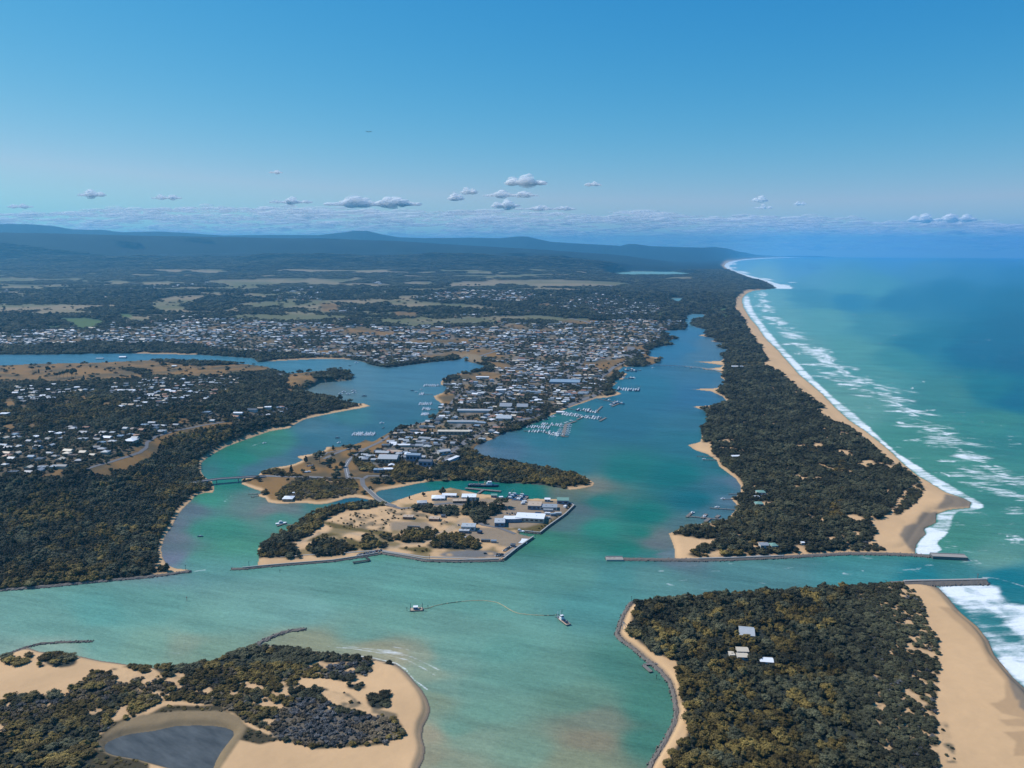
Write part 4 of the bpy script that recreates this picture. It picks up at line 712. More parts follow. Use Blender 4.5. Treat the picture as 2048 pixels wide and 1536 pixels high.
def car(lab, p, yaw, c, grp):
    X, Y, zz = hit(*p); t_ = thing('parked_car', lab, 'car', (X, Y, zz + .3), math.radians(yaw), grp); t_.scale = (1.15, 1.15, 1.15)
    obj('body', CARC[c][0], t_); obj('cabin', CARC[c][1], t_)
    for sx in (-1.35, 1.35):
        for sy in (-.85, .85): obj('wheel', WHEEL, t_, (sx, sy, .34))
for j in range(14):
    q = (715 + j * 3.6, 1110.5 - j * .75 + (1.3 if j % 3 == 0 else 0)); car('%s car, %s from left in the row by the jetty steps' % (CARN[[0,0,1,0,2,0,4,0,1,0,0,3,0,1][j]], ordinal(j)), q, 75, [0,0,1,0,2,0,4,0,1,0,0,3,0,1][j], 'cars parked by the sand wall')
for j in range(7): car('%s car, %s from left in the lower quay corner cluster' % (CARN[[0,2,0,1,2,2,0][j]], ordinal(j)), cx6(1195 + j * 11, 1088 - (j % 2) * 17), 25, [0,2,0,1,2,2,0][j], 'cars parked at the quay corner')
for j in range(5): car('%s car, %s from left in the upper quay cluster' % (CARN[[0,1,2,2,0][j]], ordinal(j)), cx6(1272 + j * 14, 1035 - j * 9), 25, [0,1,2,2,0][j], 'cars parked at the quay corner')
car('black car alone on the asphalt turning circle', cx6(1078, 1064), 0, 2, None); car('white car driving on the island gravel road', cx6(805, 772), 60, 0, None)
car('black car crossing the two-pier road bridge', (413, 964.5), 10, 2, None) if False else None
for j in range(6): car('%s car, %s from left in the island boat yard' % (CARN[[1,0,2,0,1,2][j]], ordinal(j)), cx6(1300 + j * 26, 650 + (j % 2) * 8), 80, [1,0,2,0,1,2][j], 'cars parked in the boat yard')
for j in range(5): car('%s car, %s from left in the lawn car park' % (CARN[[0,0,1,0,2][j]], ordinal(j)), cx5(1205 + j * 14, 272 - j * 3), 10, [0,0,1,0,2][j], 'cars parked on the western lawns')

# ---- ribbons draped on the land
def ribbon(name, pts, wm, mat, lift=.35, z=None, step=10.):
    P3 = [hit(*p) if z is None else (*map(float, unproj(p[0], p[1], z)), z) for p in pts]
    L = []; 
    for a, b in zip(P3[:-1], P3[1:]):
        n = max(1, int(math.dist(a[:2], b[:2]) / step)); L += [tuple(a[i] + (b[i] - a[i]) * k / n for i in (0, 1)) for k in range(n)]
    L.append(P3[-1][:2]); m = MB(); v = []
    for i, p in enumerate(L):
        a, b = L[max(0, i - 1)], L[min(len(L) - 1, i + 1)]; dx, dy = b[0] - a[0], b[1] - a[1]; l = math.hypot(dx, dy) + 1e-9
        for s in (-1, -.33, .33, 1):
            x, y = p[0] - dy / l * wm / 2 * s, p[1] + dx / l * wm / 2 * s; v.append((x, y, (max(float(gz(x, y)), .3) if z is None else z) + lift))
    f = [(4 * i + k, 4 * i + 4 + k, 4 * i + 5 + k, 4 * i + 1 + k) for i in range(len(L) - 1) for k in range(3)]
    m.add(v, f); o = obj(name, m.mesh(name, mat)); o['kind'] = 'structure'; return o, L
RO = [([(877,936),(905,908),(922,890),(945,873),(965,861),(985,853),(1014,846),(1060,836),(1092,824),(1137,811),(1165,800),(1189,791),(1200,782),(1198,770),(1197,761),(1204,752),(1213,746),(1228,734),(1246,725),(1262,718)], 16),
      ([(697,957),(694,945),(691,932),(698,920),(714,908),(730,898),(760,884),(799,857),(835,848),(867,841),(885,826),(901,808),(912,796),(922,785),(928,777)], 10), ([(528,952),(560,953),(620,954),(660,956),(697,957)], 11),
      ([(697,957),(715,956),(727,958),(735,952),(770,952),(860,945),(877,936)], 9), ([(724,958),(726,970),(734,980)], 9), ([(785,1012),(800,1017),(820,1016),(862,1010),(900,1006),(940,1012),(985,1018),(1010,1016),(1030,1020)], 8),
      ([(1175,686),(1164,718),(1158,730),(1145,745),(1120,765)], 24), ([(1262,694),(1265,718)], 34), ([(1095,596),(1105,604),(1107,616),(1120,633),(1168,642),(1190,650)], 18), ([(1158,730),(1130,742),(1105,752),(1090,763),(1084,772)], 14),
      ([(150,948),(185,934),(222,924),(254,914),(280,905),(293,895),(294,885),(312,873),(351,861),(400,852),(460,842),(530,828),(580,815)], 7), ([(318,990),(340,982),(365,971),(380,967)], 9), ([(648,918),(668,908),(690,900),(712,893)], 9), ([(735,898),(700,898),(655,905),(640,915)], 6), ([(946,1035),(965,1050),(1000,1056),(1030,1068)], 7), ([(926,862),(945,852),(960,852)], 6), ([(1000,808),(1012,795),(1008,790)], 6),
      ([(640,660),(720,652),(800,648),(900,640),(980,630)], 10), ([(1000,695),(1040,682),(1100,672)], 14), ([(960,712),(1000,700)], 12), ([(885,640),(1010,650)], 8), ([(692,605),(700,616),(704,625)], 14)]
for p, w_ in RO: ribbon('road', p, w_, ASPHM)
for p, w_ in [([(853,942),(880,915),(900,895),(920,872),(960,858)], 4), ([(1402,1117),(1450,1115.5),(1500,1114),(1526,1111)], 4), ([(1345,1119),(1402,1117)], 3), ([(560,1114),(640,1108),(700,1105),(760,1100),(850,1114),(960,1118),(1000,1116),(1060,1078)], 3)]: ribbon('path', p, w_, PAVE)
# painted centre lines on the roundabout approach
for p in [RO[1][0][:5], RO[2][0]]: ribbon('road_marking', p, .5, RM['white'], .40)
# ---- rock walls
def rockwall(lab, pts, top, base, h, z=0., mat=ROCK, nm='rock_wall', cap=False):
    P2 = [tuple(map(float, unproj(p[0], p[1], z))) for p in pts]; L = []
    for a, b in zip(P2[:-1], P2[1:]):
        n = max(1, int(math.dist(a, b) / 3.)); L += [tuple(a[i] + (b[i] - a[i]) * k / n for i in (0, 1)) for k in range(n)]
    L.append(P2[-1]); v = []; r_ = random.Random(len(L)); sec = [(-base / 2, -1.2), (-base * .38, h * .35), (-top / 2, h * .9), (0, h), (top / 2, h * .9), (base * .38, h * .35), (base / 2, -1.2)]; n = len(sec)
    ox, oy = L[0]
    for i, p in enumerate(L):
        a, b = L[max(0, i - 1)], L[min(len(L) - 1, i + 1)]; dx, dy = b[0] - a[0], b[1] - a[1]; l = math.hypot(dx, dy) + 1e-9; e = .25 if i in (0, len(L) - 1) else 1
        j = .3 if cap else .8
        for s, zz in sec: v.append((p[0] - ox - dy / l * s * e + r_.uniform(-j, j), p[1] - oy + dx / l * s * e + r_.uniform(-j, j), zz * (.6 + .4 * e) + r_.uniform(-j, j) * .6 * (zz > 0)))
    f = [(n * i + k, n * i + n + k, n * i + n + k + 1, n * i + k + 1) for i in range(len(L) - 1) for k in range(n - 1)] + [tuple(range(n)), tuple(n * (len(L) - 1) + k for k in range(n - 1, -1, -1))]
    t_ = thing(nm, lab, 'rock wall', (ox, oy, 0)); m = MB().add(v, f)
    # loose boulders along both sides
    for i in range(0, len(L), 1):
        for s in (-1, 1):
            if r_.random() < .75:
                a, b = L[max(0, i - 1)], L[min(len(L) - 1, i + 1)]; dx, dy = b[0] - a[0], b[1] - a[1]; l = math.hypot(dx, dy) + 1e-9; q = s * base * r_.uniform(.3, .55); R = r_.uniform(.6, 1.3)
                c = (L[i][0] - ox - dy / l * q, L[i][1] - oy + dx / l * q, h * r_.uniform(0, .5)); w_ = [(-1, -1), (1, -.8), (.9, 1), (-.8, .9)]
                m.prism([(c[0] + x * R, c[1] + y * R) for x, y in w_], c[2] - R, c[2] + R * .7, 0, [(c[0] + x * R * .6, c[1] + y * R * .6) for x, y in w_])
    obj('boulders', m.mesh('boulders', mat), t_)
    if cap:
        lo_ = int(len(L) * cap[0]); hi_ = max(lo_ + 2, int(len(L) * cap[1])); C_ = L[lo_:hi_]; v = []
        for i, p in enumerate(C_):
            a, b = C_[max(0, i - 1)], C_[min(len(C_) - 1, i + 1)]; dx, dy = b[0] - a[0], b[1] - a[1]; l = math.hypot(dx, dy) + 1e-9
            for s, zz in ((-1, .2), (-1, 1.1), (1, 1.1), (1, .2)): v.append((p[0] - ox - dy / l * s * cap[2] / 2, p[1] - oy + dx / l * s * cap[2] / 2, h + zz))
        f = [(4 * i + k, 4 * i + 4 + k, 4 * i + 4 + (k + 1) % 4, 4 * i + (k + 1) % 4) for i in range(len(C_) - 1) for k in range(4)] + [(0, 1, 2, 3), tuple(4 * (len(C_) - 1) + k for k in (3, 2, 1, 0))]
        obj('concrete_cap', MB().add(v, f).mesh('concrete_cap', CONC), t_)
rockwall('long low rock wall along the shore below the left wooded bluff', [(-300,1212),(0,1181),(100,1173),(200,1163),(300,1154),(382,1143)], 3, 9, 2.2)
rockwall('thin curved rock groyne off the bottom left sand', [(-80,1335),(0,1316),(22,1306),(55,1294),(80,1288),(120,1285),(150,1284),(185,1283)], 1.5, 5, 1.3)
rockwall('curved rock spit reaching from the near scrub into the channel', [(504,1296),(520,1286),(545,1274),(565,1266),(585,1261),(612,1259)], 3, 8, 1.8)
rockwall('rock wall along the sandy south shore of the harbour island', [(462,1139),(490,1138),(517,1135),(575,1130),(665,1123),(731,1113),(764,1107)], 3, 8, 2, cap=(.08, .98, 1.6))
rockwall('rock-footed sea wall along the lower corner of the harbour island', [(764,1107),(819,1116),(854,1122.5),(916,1123.5),(971,1122.5),(1006,1121.5)], 2.5, 8, 2.4, cap=(0, .98, 1.6))
rockwall('dark quay wall running from island corner to the slipway', [(1007,1121),(1033,1100),(1067,1076)], 2.5, 5, 2.6, cap=(0, 1, 2))
rockwall('dark quay wall along the grass strip of the warehouse quay', [(1050,1065),(1080,1068),(1096,1055),(1131,1030),(1148,1013),(1138,1008)], 2.5, 5, 2.4, cap=(0, 1, 2))
rockwall('rock bank around the wooded south-eastern shore', [(1362,1195),(1321,1201),(1263,1205),(1248,1229),(1240,1250),(1234,1270),(1244,1282),(1266,1297),(1294,1321),(1323,1345),(1341,1367),(1349,1393),(1354,1426),(1349,1449),(1334,1479),(1311,1516),(1298,1540),(1280,1600)], 2, 7, 1.7)
rockwall('long training wall on the far side of the entrance channel', [(1211,1119),(1260,1119.5),(1330,1120.5),(1400,1121),(1450,1120),(1540,1116.5),(1640,1111),(1700,1108),(1780,1109),(1830,1111),(1862,1114)], 4, 11, 2.6, cap=(.27, .55, 2))
rockwall('rubble pier on the near side of the entrance', [(1780,1170),(1830,1168),(1880,1167),(1930,1166),(1974,1165)], 6, 20, 4.5, cap=(.15, 1, 3))
# concrete pier heads
def slabpier(lab, a, b, w_, h, nm='pier_head', mat=STEEL):
    (x0, y0), (x1, y1) = unproj(*a, 0), unproj(*b, 0); L = math.hypot(x1 - x0, y1 - y0); t_ = thing(nm, lab, 'pier', (float(x0), float(y0), 0), math.atan2(y1 - y0, x1 - x0))
    obj('wall', MB().box(0, L, -w_ / 2, w_ / 2, -1.5, h).mesh('wall', mat), t_); obj('parapet', MB().box(.3, L - .3, w_ / 2 - 1, w_ / 2 - .3, h, h + 1.1).mesh('parapet', CONC), t_); obj('deck', MB().box(.2, L - .2, -w_ / 2 + .2, w_ / 2 - 1.1, h, h + .15).mesh('deck', PAVE), t_)
slabpier('dark concrete pier head at the sea end of the training wall', (1862,1115), (1932,1118), 13, 4.5)
slabpier('concrete landing at the inner tip of the training wall', (1212,1119.5), (1246,1119.5), 12, 2.4, mat=CONC)
# ---- bridges
def bridge(lab, pts, zs, w_, piers, nm='road_bridge', dm=CONC, thick=1.3):
    P3 = [(*map(float, unproj(p[0], p[1], z)), z) for p, z in zip(pts, zs)]; ox, oy, _ = P3[0]; t_ = thing(nm, lab, 'bridge', (ox, oy, 0)); N = []
    for i, p in enumerate(P3):
        a, b = P3[max(0, i - 1)], P3[min(len(P3) - 1, i + 1)]; dx, dy = b[0] - a[0], b[1] - a[1]; l = math.hypot(dx, dy); N.append((-dy / l, dx / l))
    def sweep(sec):
        v = []
        for (x, y, z), (nx, ny) in zip(P3, N): v += [(x - ox + nx * s, y - oy + ny * s, z + dz) for s, dz in sec]
        n = len(sec); f = [(n * i + k, n * i + n + k, n * i + n + (k + 1) % n, n * i + (k + 1) % n) for i in range(len(P3) - 1) for k in range(n)] + [tuple(range(n)), tuple(n * (len(P3) - 1) + k for k in range(n - 1, -1, -1))]
        return MB().add(v, f)
    obj('deck', sweep([(-w_ / 2, -thick), (-w_ / 2, 0), (w_ / 2, 0), (w_ / 2, -thick)]).mesh('deck', dm), t_)
    obj('carriageway', sweep([(-w_ / 2 + 1, .02), (-w_ / 2 + 1, .06), (w_ / 2 - 1, .06), (w_ / 2 - 1, .02)]).mesh('carriageway', ASPHM), t_)
    for s in (-1, 1): obj('parapet', sweep([(s * w_ / 2 - .2 * s - .15, .003), (s * w_ / 2 - .2 * s - .15, 1.1), (s * w_ / 2 - .2 * s + .15, 1.1), (s * w_ / 2 - .2 * s + .15, .003)]).mesh('parapet', dm), t_)
    for k, s in piers:
        a, b = P3[k], P3[min(k + 1, len(P3) - 1)]; x, y, z = [a[i] + (b[i] - a[i]) * s for i in range(3)]
        nx, ny = N[k]; m = MB()
        for q in (-.3, .3): m.bar((x - ox + nx * w_ * q, y - oy + ny * w_ * q, -2), (x - ox + nx * w_ * q, y - oy + ny * w_ * q, z - thick), max(.35, w_ * .06), 8)
        m.bar((x - ox - nx * w_ * .42, y - oy - ny * w_ * .42, z - thick - .5), (x - ox + nx * w_ * .42, y - oy + ny * w_ * .42, z - thick - .5), .5, 4); obj('pier', m.mesh('pier', dm), t_)
    return t_
bridge('concrete road bridge over the narrow channel below the left bluff', [(378,967.5),(395,964),(412,961),(440,957.5),(478,955),(505,953),(532,952.5)], [5.5,7.5,8.5,9,8.5,6,3.2], 11, [(2, .75), (4, -.05)])
bridge('curving road bridge linking the western point to the harbour island', [(732,975),(742,985),(753,995),(765,1003),(777,1009),(790,1013)], [3.2,4.5,5,5,4.5,3.2], 9, [(1, 0), (1, .99), (3, .3)])
bridge('long low white footbridge across the far arm of the lake', [(1288,730.5),(1310,730),(1340,731),(1370,732.5),(1400,735),(1425,738.5),(1442,742)], [3,5,6,6,6,4,3], 7, [(k, s) for k in range(1, 5) for s in (0, .33, .66)], 'footbridge', RM['pale grey'], .8)
# ---- jetties
JG = 'timber jetties'
def jetty(lab, segs, w_=2.4, z=1.5, mat=WOODM, grp=None):
    x0, y0 = map(float, unproj(*segs[0][0], z)); t_ = thing('jetty', lab, 'jetty', (x0, y0, 0), 0, grp); k_ = 0
    for s_i, sg in enumerate(segs):
        ww = sg[2] if len(sg) > 2 else w_; a, b = [np.array(tuple(map(float, unproj(*p, z)))) - (x0, y0) for p in sg[:2]]
        d = b - a; L = np.linalg.norm(d); d = d / L; n = np.array((-d[1], d[0])) * ww / 2; zt = z + .012 * s_i
        obj('deck', MB().prism([tuple(a + n), tuple(a - n), tuple(b - n), tuple(b + n)][::-1], zt - .4, zt).mesh('deck', mat), t_)
        for s in np.linspace(.08, .96, max(2, min(6, int(L / 9)))):
            if k_ < 24: c = a + d * L * s; m = MB().bar((*(c + n * .9), -1.5), (*(c + n * .9), zt + .8), .2, 5); m.bar((*(c - n * .9), -1.5), (*(c - n * .9), zt + .8), .2, 5); obj('pile', m.mesh('pile', DARKW), t_); k_ += 1
    return t_
J = lambda f, *s: [tuple([f(a[0], a[1]), f(b[0], b[1])] + list(r)) for a, b, *r in s]
cx1 = lambda x, y: (1200 + x / 4.551, 1140 + y / 4.551)
jetty('L-shaped grey jetty off the south-eastern rock bank', J(cx1, ((640, 852), (500, 852)), ((500, 852), (395, 858)), ((395, 862), (466, 925), 4.5)), 3)
jetty('dark fixed jetty parallel to the island south shore', J(cx5, ((1665, 1252), (1842, 1226), 4.5), ((1790, 1188), (1835, 1222))), 3, 2.2, DARKW)
jetty('thin upper jetty beside the western point sandbank', J(cx5, ((785, 546), (595, 552))), 2)
jetty('thin lower jetty beside the western point sandbank', J(cx5, ((705, 565), (625, 582))), 2)
jetty('small jetty with a moored boat on the island west shore', J(cx5, ((1090, 870), (975, 862)), ((890, 878), (985, 845), 3.5)), 2)
jetty('topmost thin jetty of the sand barrier shore', J(cx7, ((1540, 174), (1296, 165))), 2.2); jetty('second jetty from the top of the sand barrier shore', J(cx7, ((1505, 204), (1360, 200))), 2.2)
jetty('third jetty from the top of the sand barrier shore', J(cx7, ((1762, 552), (1622, 552))), 2.2); jetty('fourth jetty from the top of the sand barrier shore', J(cx7, ((1695, 602), (1562, 606))), 2.2)
jetty('long bare jetty just above the branched barrier jetty', J(cx7, ((1700, 712), (1432, 694))), 2.6)
jetty('branched jetty with four floating arms off the barrier', J(cx7, ((1600, 815), (1200, 778)), ((1195, 786), (1248, 738), 5), ((1352, 800), (1396, 755), 6), ((1382, 836), (1428, 800), 6), ((1495, 792), (1528, 768), 6)), 3.2)
jetty('small launching jetty below the entrance station', [((1538,1108),(1546,1117))], 3, 2)
jetty('long berth in front of the moored dredging ship', J(cx6, ((872, 388), (1238, 420), 7), ((1062, 402), (1000, 445), 5)), 5, 2)
jetty('diagonal trawler pier right of the harbour berths', J(cx6, ((1440, 545), (1508, 472), 6)), 5, 2); jetty('diagonal trawler pier left of the harbour berths', J(cx6, ((1360, 520), (1435, 455), 6)), 5, 2)
MP = [('nearest marina pier below the town esplanade', J(cx3, ((1470, 1032), (1750, 1045)), ((1690, 1052), (1880, 1085)))), ('second marina pier from the near beach', J(cx3, ((1500, 992), (1740, 1002)))), ('third marina pier from the near beach', J(cx3, ((1640, 962), (1860, 975)))),
      ('wide floating pontoon closing the near marina piers', J(cx3, ((1870, 1085), (1905, 960), 8), ((1900, 965), (2010, 930), 6), ((1860, 1088), (1930, 1088), 5)))  ,
      ('longest marina pier with a slanted end arm', J(cx4, ((225, 1062), (640, 1118)), ((380, 1120), (440, 1092), 6), ((612, 1135), (675, 1100), 6))), ('upper marina pier with two angled arms', J(cx4, ((300, 1010), (610, 1050)), ((565, 1048), (635, 985), 6))),
      ('farthest angled marina pier off the sandy point', J(cx4, ((590, 905), (800, 952)), ((735, 985), (820, 950), 6))), ('straight pier of white boats beyond the sandy point', J(cx4, ((770, 812), (1025, 822)))), ('short pier under the far town quay', J(cx4, ((880, 628), (1012, 612)))), ('short dark pier below the far town quay', J(cx4, ((850, 705), (955, 690)))),
      ('topmost pier of the west lake shore', J(cx3, ((625, 572), (440, 572)))), ('second pier of the west lake shore', J(cx3, ((540, 658), (395, 658)))), ('third pier of the west lake shore', J(cx3, ((545, 758), (395, 758)))), ('fourth pier of the west lake shore', J(cx3, ((575, 811), (430, 811)))), ('fifth pier of the west lake shore', J(cx3, ((510, 864), (420, 864)))), ('sixth pier of the west lake shore, by the boat cluster', J(cx2, ((1900, 1068), (1660, 1068))))]
for lab, sg in MP: jetty(lab, sg, 3)
# ---- boats
def hull(L, B, D, n=7, rake=.16, tr=.8):
    m = MB(); sec = []
    for k in range(n + 1):
        t = k / n; x = -L / 2 + L * t; b = B / 2 * (tr + (1 - tr) * min(1, t * 2.2)) * (1 if t < .5 else math.sqrt(max(0, 1 - ((t - .5) / .5) ** 2.2))); zt = D * (1 + .25 * max(0, t - .4)); b = max(b, .03)
        sec += [(x + rake * L * .3 * max(0, t - .6), -b, zt), (x, -b * .72, -.25), (x, b * .72, -.25), (x + rake * L * .3 * max(0, t - .6), b, zt)]
    f = [(4 * i + k, 4 * i + 4 + k, 4 * i + 5 + k, 4 * i + 1 + k) for i in range(n) for k in range(3)] + [(4 * i + 3, 4 * i + 7, 4 * i + 4, 4 * i) for i in range(n)] + [(0, 1, 2, 3), (4 * n + 3, 4 * n + 2, 4 * n + 1, 4 * n)]
    return m.add(sec, f)
def boat_kit(L, kind, hm, cm):
    B = L * .32; D = L * .11; parts = [('hull', hull(L, B, D).mesh('hull', hm))]
    cab = MB().prism([(-L * .22, -B * .33), (L * .18, -B * .3), (L * .18, B * .3), (-L * .22, B * .33)], D * 1.02, D + L * .13, 0, [(-L * .2, -B * .28), (L * .1, -B * .24), (L * .1, B * .24), (-L * .2, B * .28)])
    parts.append(('cabin', cab.mesh('cabin', cm))); parts.append(('windscreen', MB().box(-L * .16, L * .135, -B * .31, B * .31, D + L * .05, D + L * .09).mesh('windscreen', GLASS)))
    if kind == 'yacht': parts.append(('mast', MB().bar((L * .05, 0, D), (L * .05, 0, D + L * 1.15), .11, 5).mesh('mast', RM['pale grey']))); parts.append(('boom', MB().bar((L * .05, 0, D + L * .2), (-L * .38, 0, D + L * .2), .16, 5).mesh('boom', NAVY)))
    if kind == 'trawler':
        parts.append(('mast', MB().bar((-L * .1, 0, D), (-L * .1, 0, D + L * .5), .16, 5).mesh('mast', STEEL)))
        for s in (-1, 1): parts.append(('outrigger', MB().bar((-L * .1, s * B * .3, D + 1), (-L * .14, s * B * .75, D + L * .48), .11, 5).mesh('outrigger', BUFF)))
    if kind == 'cruiser': parts.append(('flybridge', MB().box(-L * .17, L * .03, -B * .24, B * .24, D + L * .13, D + L * .19).mesh('flybridge', cm)))
    return parts
KITS = {'motorboat': boat_kit(8, 'm', WHITE, WHITE), 'cruiser': boat_kit(12, 'cruiser', WHITE, WHITE), 'yacht': boat_kit(11, 'yacht', WHITE, WHITE), 'trawler': boat_kit(18, 'trawler', NAVY, WHITE), 'dark boat': boat_kit(9, 'm', NAVY, RM['pale grey'])}
def boat(kind, lab, X, Y, yaw, grp=None, sc=1.):
    t_ = thing({'dark boat': 'motorboat'}.get(kind, kind), lab, 'boat', (X, Y, 0), yaw, grp)
    t_.scale = (sc, sc, sc)
    for n_, me in KITS[kind]: obj(n_, me, t_)
def row_boats(desc, a, b, n, kinds, off=7., sides=(1, -1), sc=1.1):
    (x0, y0), (x1, y1) = unproj(*a), unproj(*b); d = np.array((x1 - x0, y1 - y0)); L = np.linalg.norm(d); d = d / L; nn = np.array((-d[1], d[0])); j = 0
    for s in sides:
        for k in range(n):
            if rnd.random() < .12: j += 1; continue
            c = np.array((x0, y0)) + d * L * (k + .5) / n + nn * s * off * sc; kd = kinds[int(rnd.random() * len(kinds))]
            ln = {'motorboat': 'small white motorboat', 'cruiser': 'white cabin cruiser', 'yacht': 'white masted yacht', 'trawler': 'blue-hulled trawler', 'dark boat': 'dark-hulled boat'}[kd]
            sd_ = ('far' if nn[1] * s > 0 else 'near')
            boat(kd, '%s, %s along the %s side of the %s' % (ln, ordinal(k), sd_, desc), float(c[0]), float(c[1]), math.atan2(nn[1] * s, nn[0] * s) + rnd.uniform(-.08, .08) + (math.pi if rnd.random() < .5 else 0), 'boats berthed at the marinas', sc)
KM = ['motorboat', 'cruiser', 'cruiser', 'yacht', 'motorboat']
row_boats('nearest marina pier', cx3(1520, 1035), cx3(1750, 1045), 8, KM); row_boats('nearest pier outer half', cx3(1750, 1060), cx3(1860, 1082), 6, KM, sides=(1, -1))
row_boats('second marina pier', cx3(1500, 992), cx3(1740, 1002), 10, KM); row_boats('third marina pier', cx3(1650, 963), cx3(1860, 975), 9, KM)
row_boats('closing pontoon', cx3(1870, 1080), cx3(1905, 965), 6, ['cruiser', 'yacht', 'motorboat'], 9); row_boats('pontoon spur', cx3(1915, 960), cx3(2000, 932), 4, KM, 8, (1,))
row_boats('longest marina pier', cx4(240, 1064), cx4(620, 1114), 15, KM + ['dark boat'], 8, sc=1.2); row_boats('upper angled pier', cx4(370, 1018), cx4(600, 1048), 9, KM + ['trawler'], 8, sc=1.1)
row_boats('farthest angled pier', cx4(640, 916), cx4(790, 950), 5, KM + ['dark boat'], 8, (1,)); row_boats('end arm of the farthest pier', cx4(745, 982), cx4(815, 954), 3, ['trawler', 'cruiser'], 8)
row_boats('straight far pier', cx4(790, 813), cx4(1020, 822), 9, ['cruiser', 'cruiser', 'trawler', 'yacht'], 9, sc=1.35); row_boats('far town quay pier', cx4(895, 626), cx4(1010, 613), 4, ['trawler', 'dark boat', 'cruiser'], 10, sc=1.4); row_boats('short dark pier', cx4(860, 703), cx4(950, 691), 3, ['trawler', 'dark boat', 'cruiser'], 9, sc=1.3)
row_boats('topmost west pier', cx3(445, 572), cx3(600, 572), 8, KM, 8, sc=1.2); row_boats('second west pier', cx3(398, 658), cx3(450, 658), 3, KM, 8, sc=1.2); row_boats('third west pier', cx3(398, 758), cx3(530, 758), 7, KM, 8, sc=1.2); row_boats('fourth west pier', cx3(432, 811), cx3(520, 811), 5, KM, 8, sc=1.1); row_boats('fifth west pier', cx3(424, 864), cx3(500, 864), 5, KM, 8, sc=1.1); row_boats('sixth west pier', cx2(1665, 1068), cx2(1895, 1068), 11, KM, 8, sc=1.1)
row_boats('town quay front', cx4(0, 1130), cx4(130, 1085), 6, KM, 5, (-1,)); row_boats('left diagonal trawler pier', cx6(1365, 518), cx6(1432, 460), 3, ['trawler'], 7, sc=1.1); row_boats('right diagonal trawler pier', cx6(1445, 542), cx6(1500, 480), 2, ['trawler'], 8, (1,), sc=1.1); row_boats('harbour berths quay', cx6(1270, 550), cx6(1350, 535), 3, ['trawler', 'motorboat'], 5, (1,), sc=.8)
for lab, kd, p, yaw, sc in [('white motorboat under way in the green channel, trailing a short wake', 'motorboat', cx2(762, 1160), 30, 1.2), ('white boat anchored nearest the lake road point', 'motorboat', cx2(1525, 1155), 40, 1.2), ('dark boat anchored off the west lake road', 'dark boat', cx2(1510, 1106), 0, 1.2), ('pale boat anchored beyond the boat cluster', 'cruiser', cx2(1965, 957), 10, 1.1), ('dark small boat near the lake road trees', 'dark boat', cx2(1980, 1003), 60, 1.), ('white boat anchored off the spit, leftmost', 'cruiser', cx2(1542, 657), 10, 1.2), ('white boat anchored off the spit, second from the left', 'cruiser', cx2(1575, 637), 20, 1.2), ('white boat anchored off the spit, lowest one', 'cruiser', cx2(1622, 658), 0, 1.2), ('masted yacht anchored off the spit, upper one', 'yacht', cx2(1675, 624), 10, 1.4), ('masted yacht anchored off the spit, lower one', 'yacht', cx2(1682, 644), 20, 1.4), ('dark boat anchored off the spit, rightmost', 'dark boat', cx2(1786, 678), 0, 1.7), ('white boat near the far north shore of the lake', 'cruiser', cx2(1706, 337), 0, 1.4), ('small dark boat below the north shore', 'dark boat', cx2(1636, 367), 0, 1.2), ('small boat alone in the lower green channel', 'dark boat', cx5(107, 990), 0, 1.), ('long white boat at the small jetty of the island west shore', 'cruiser', cx5(935, 860), 20, 1.5), ('white boat in the island slipway', 'cruiser', cx6(1432, 838), -6, 1.3), ('white motorboat near the footbridge', 'motorboat', cx4(1157, 592), 10, 1.3), ('white ferry boat at the middle of the footbridge', 'cruiser', cx4(1550, 592), 0, 1.), ('small white boat at the fourth barrier jetty', 'motorboat', cx7(1565, 602), 0, 1.), ('small white boat at the long bare jetty', 'motorboat', cx7(1508, 690), 0, 1.1), ('small white boat at the second barrier jetty', 'motorboat', cx7(1372, 196), 0, 1.), ('white boat at the outer arm of the branched jetty', 'cruiser', cx7(1252, 752), 40, 1.), ('white boat beside the middle arm of the branched jetty', 'cruiser', cx7(1372, 792), 60, 1.1), ('small moored boat, left of three west of the second lake pier', 'dark boat', cx3(330, 622), 0, 1.3), ('small moored boat, middle of three west of the second lake pier', 'motorboat', cx3(372, 636), 0, 1.3), ('small moored boat, right of three west of the second lake pier', 'motorboat', cx3(425, 610), 0, 1.3), ('blue boat in the harbour behind the berths', 'trawler', cx6(1330, 458), 100, 1.)]:
    X, Y = map(float, unproj(*p)); boat(kd, lab, X, Y, math.radians(yaw), 'boats on moorings and jetties', sc)
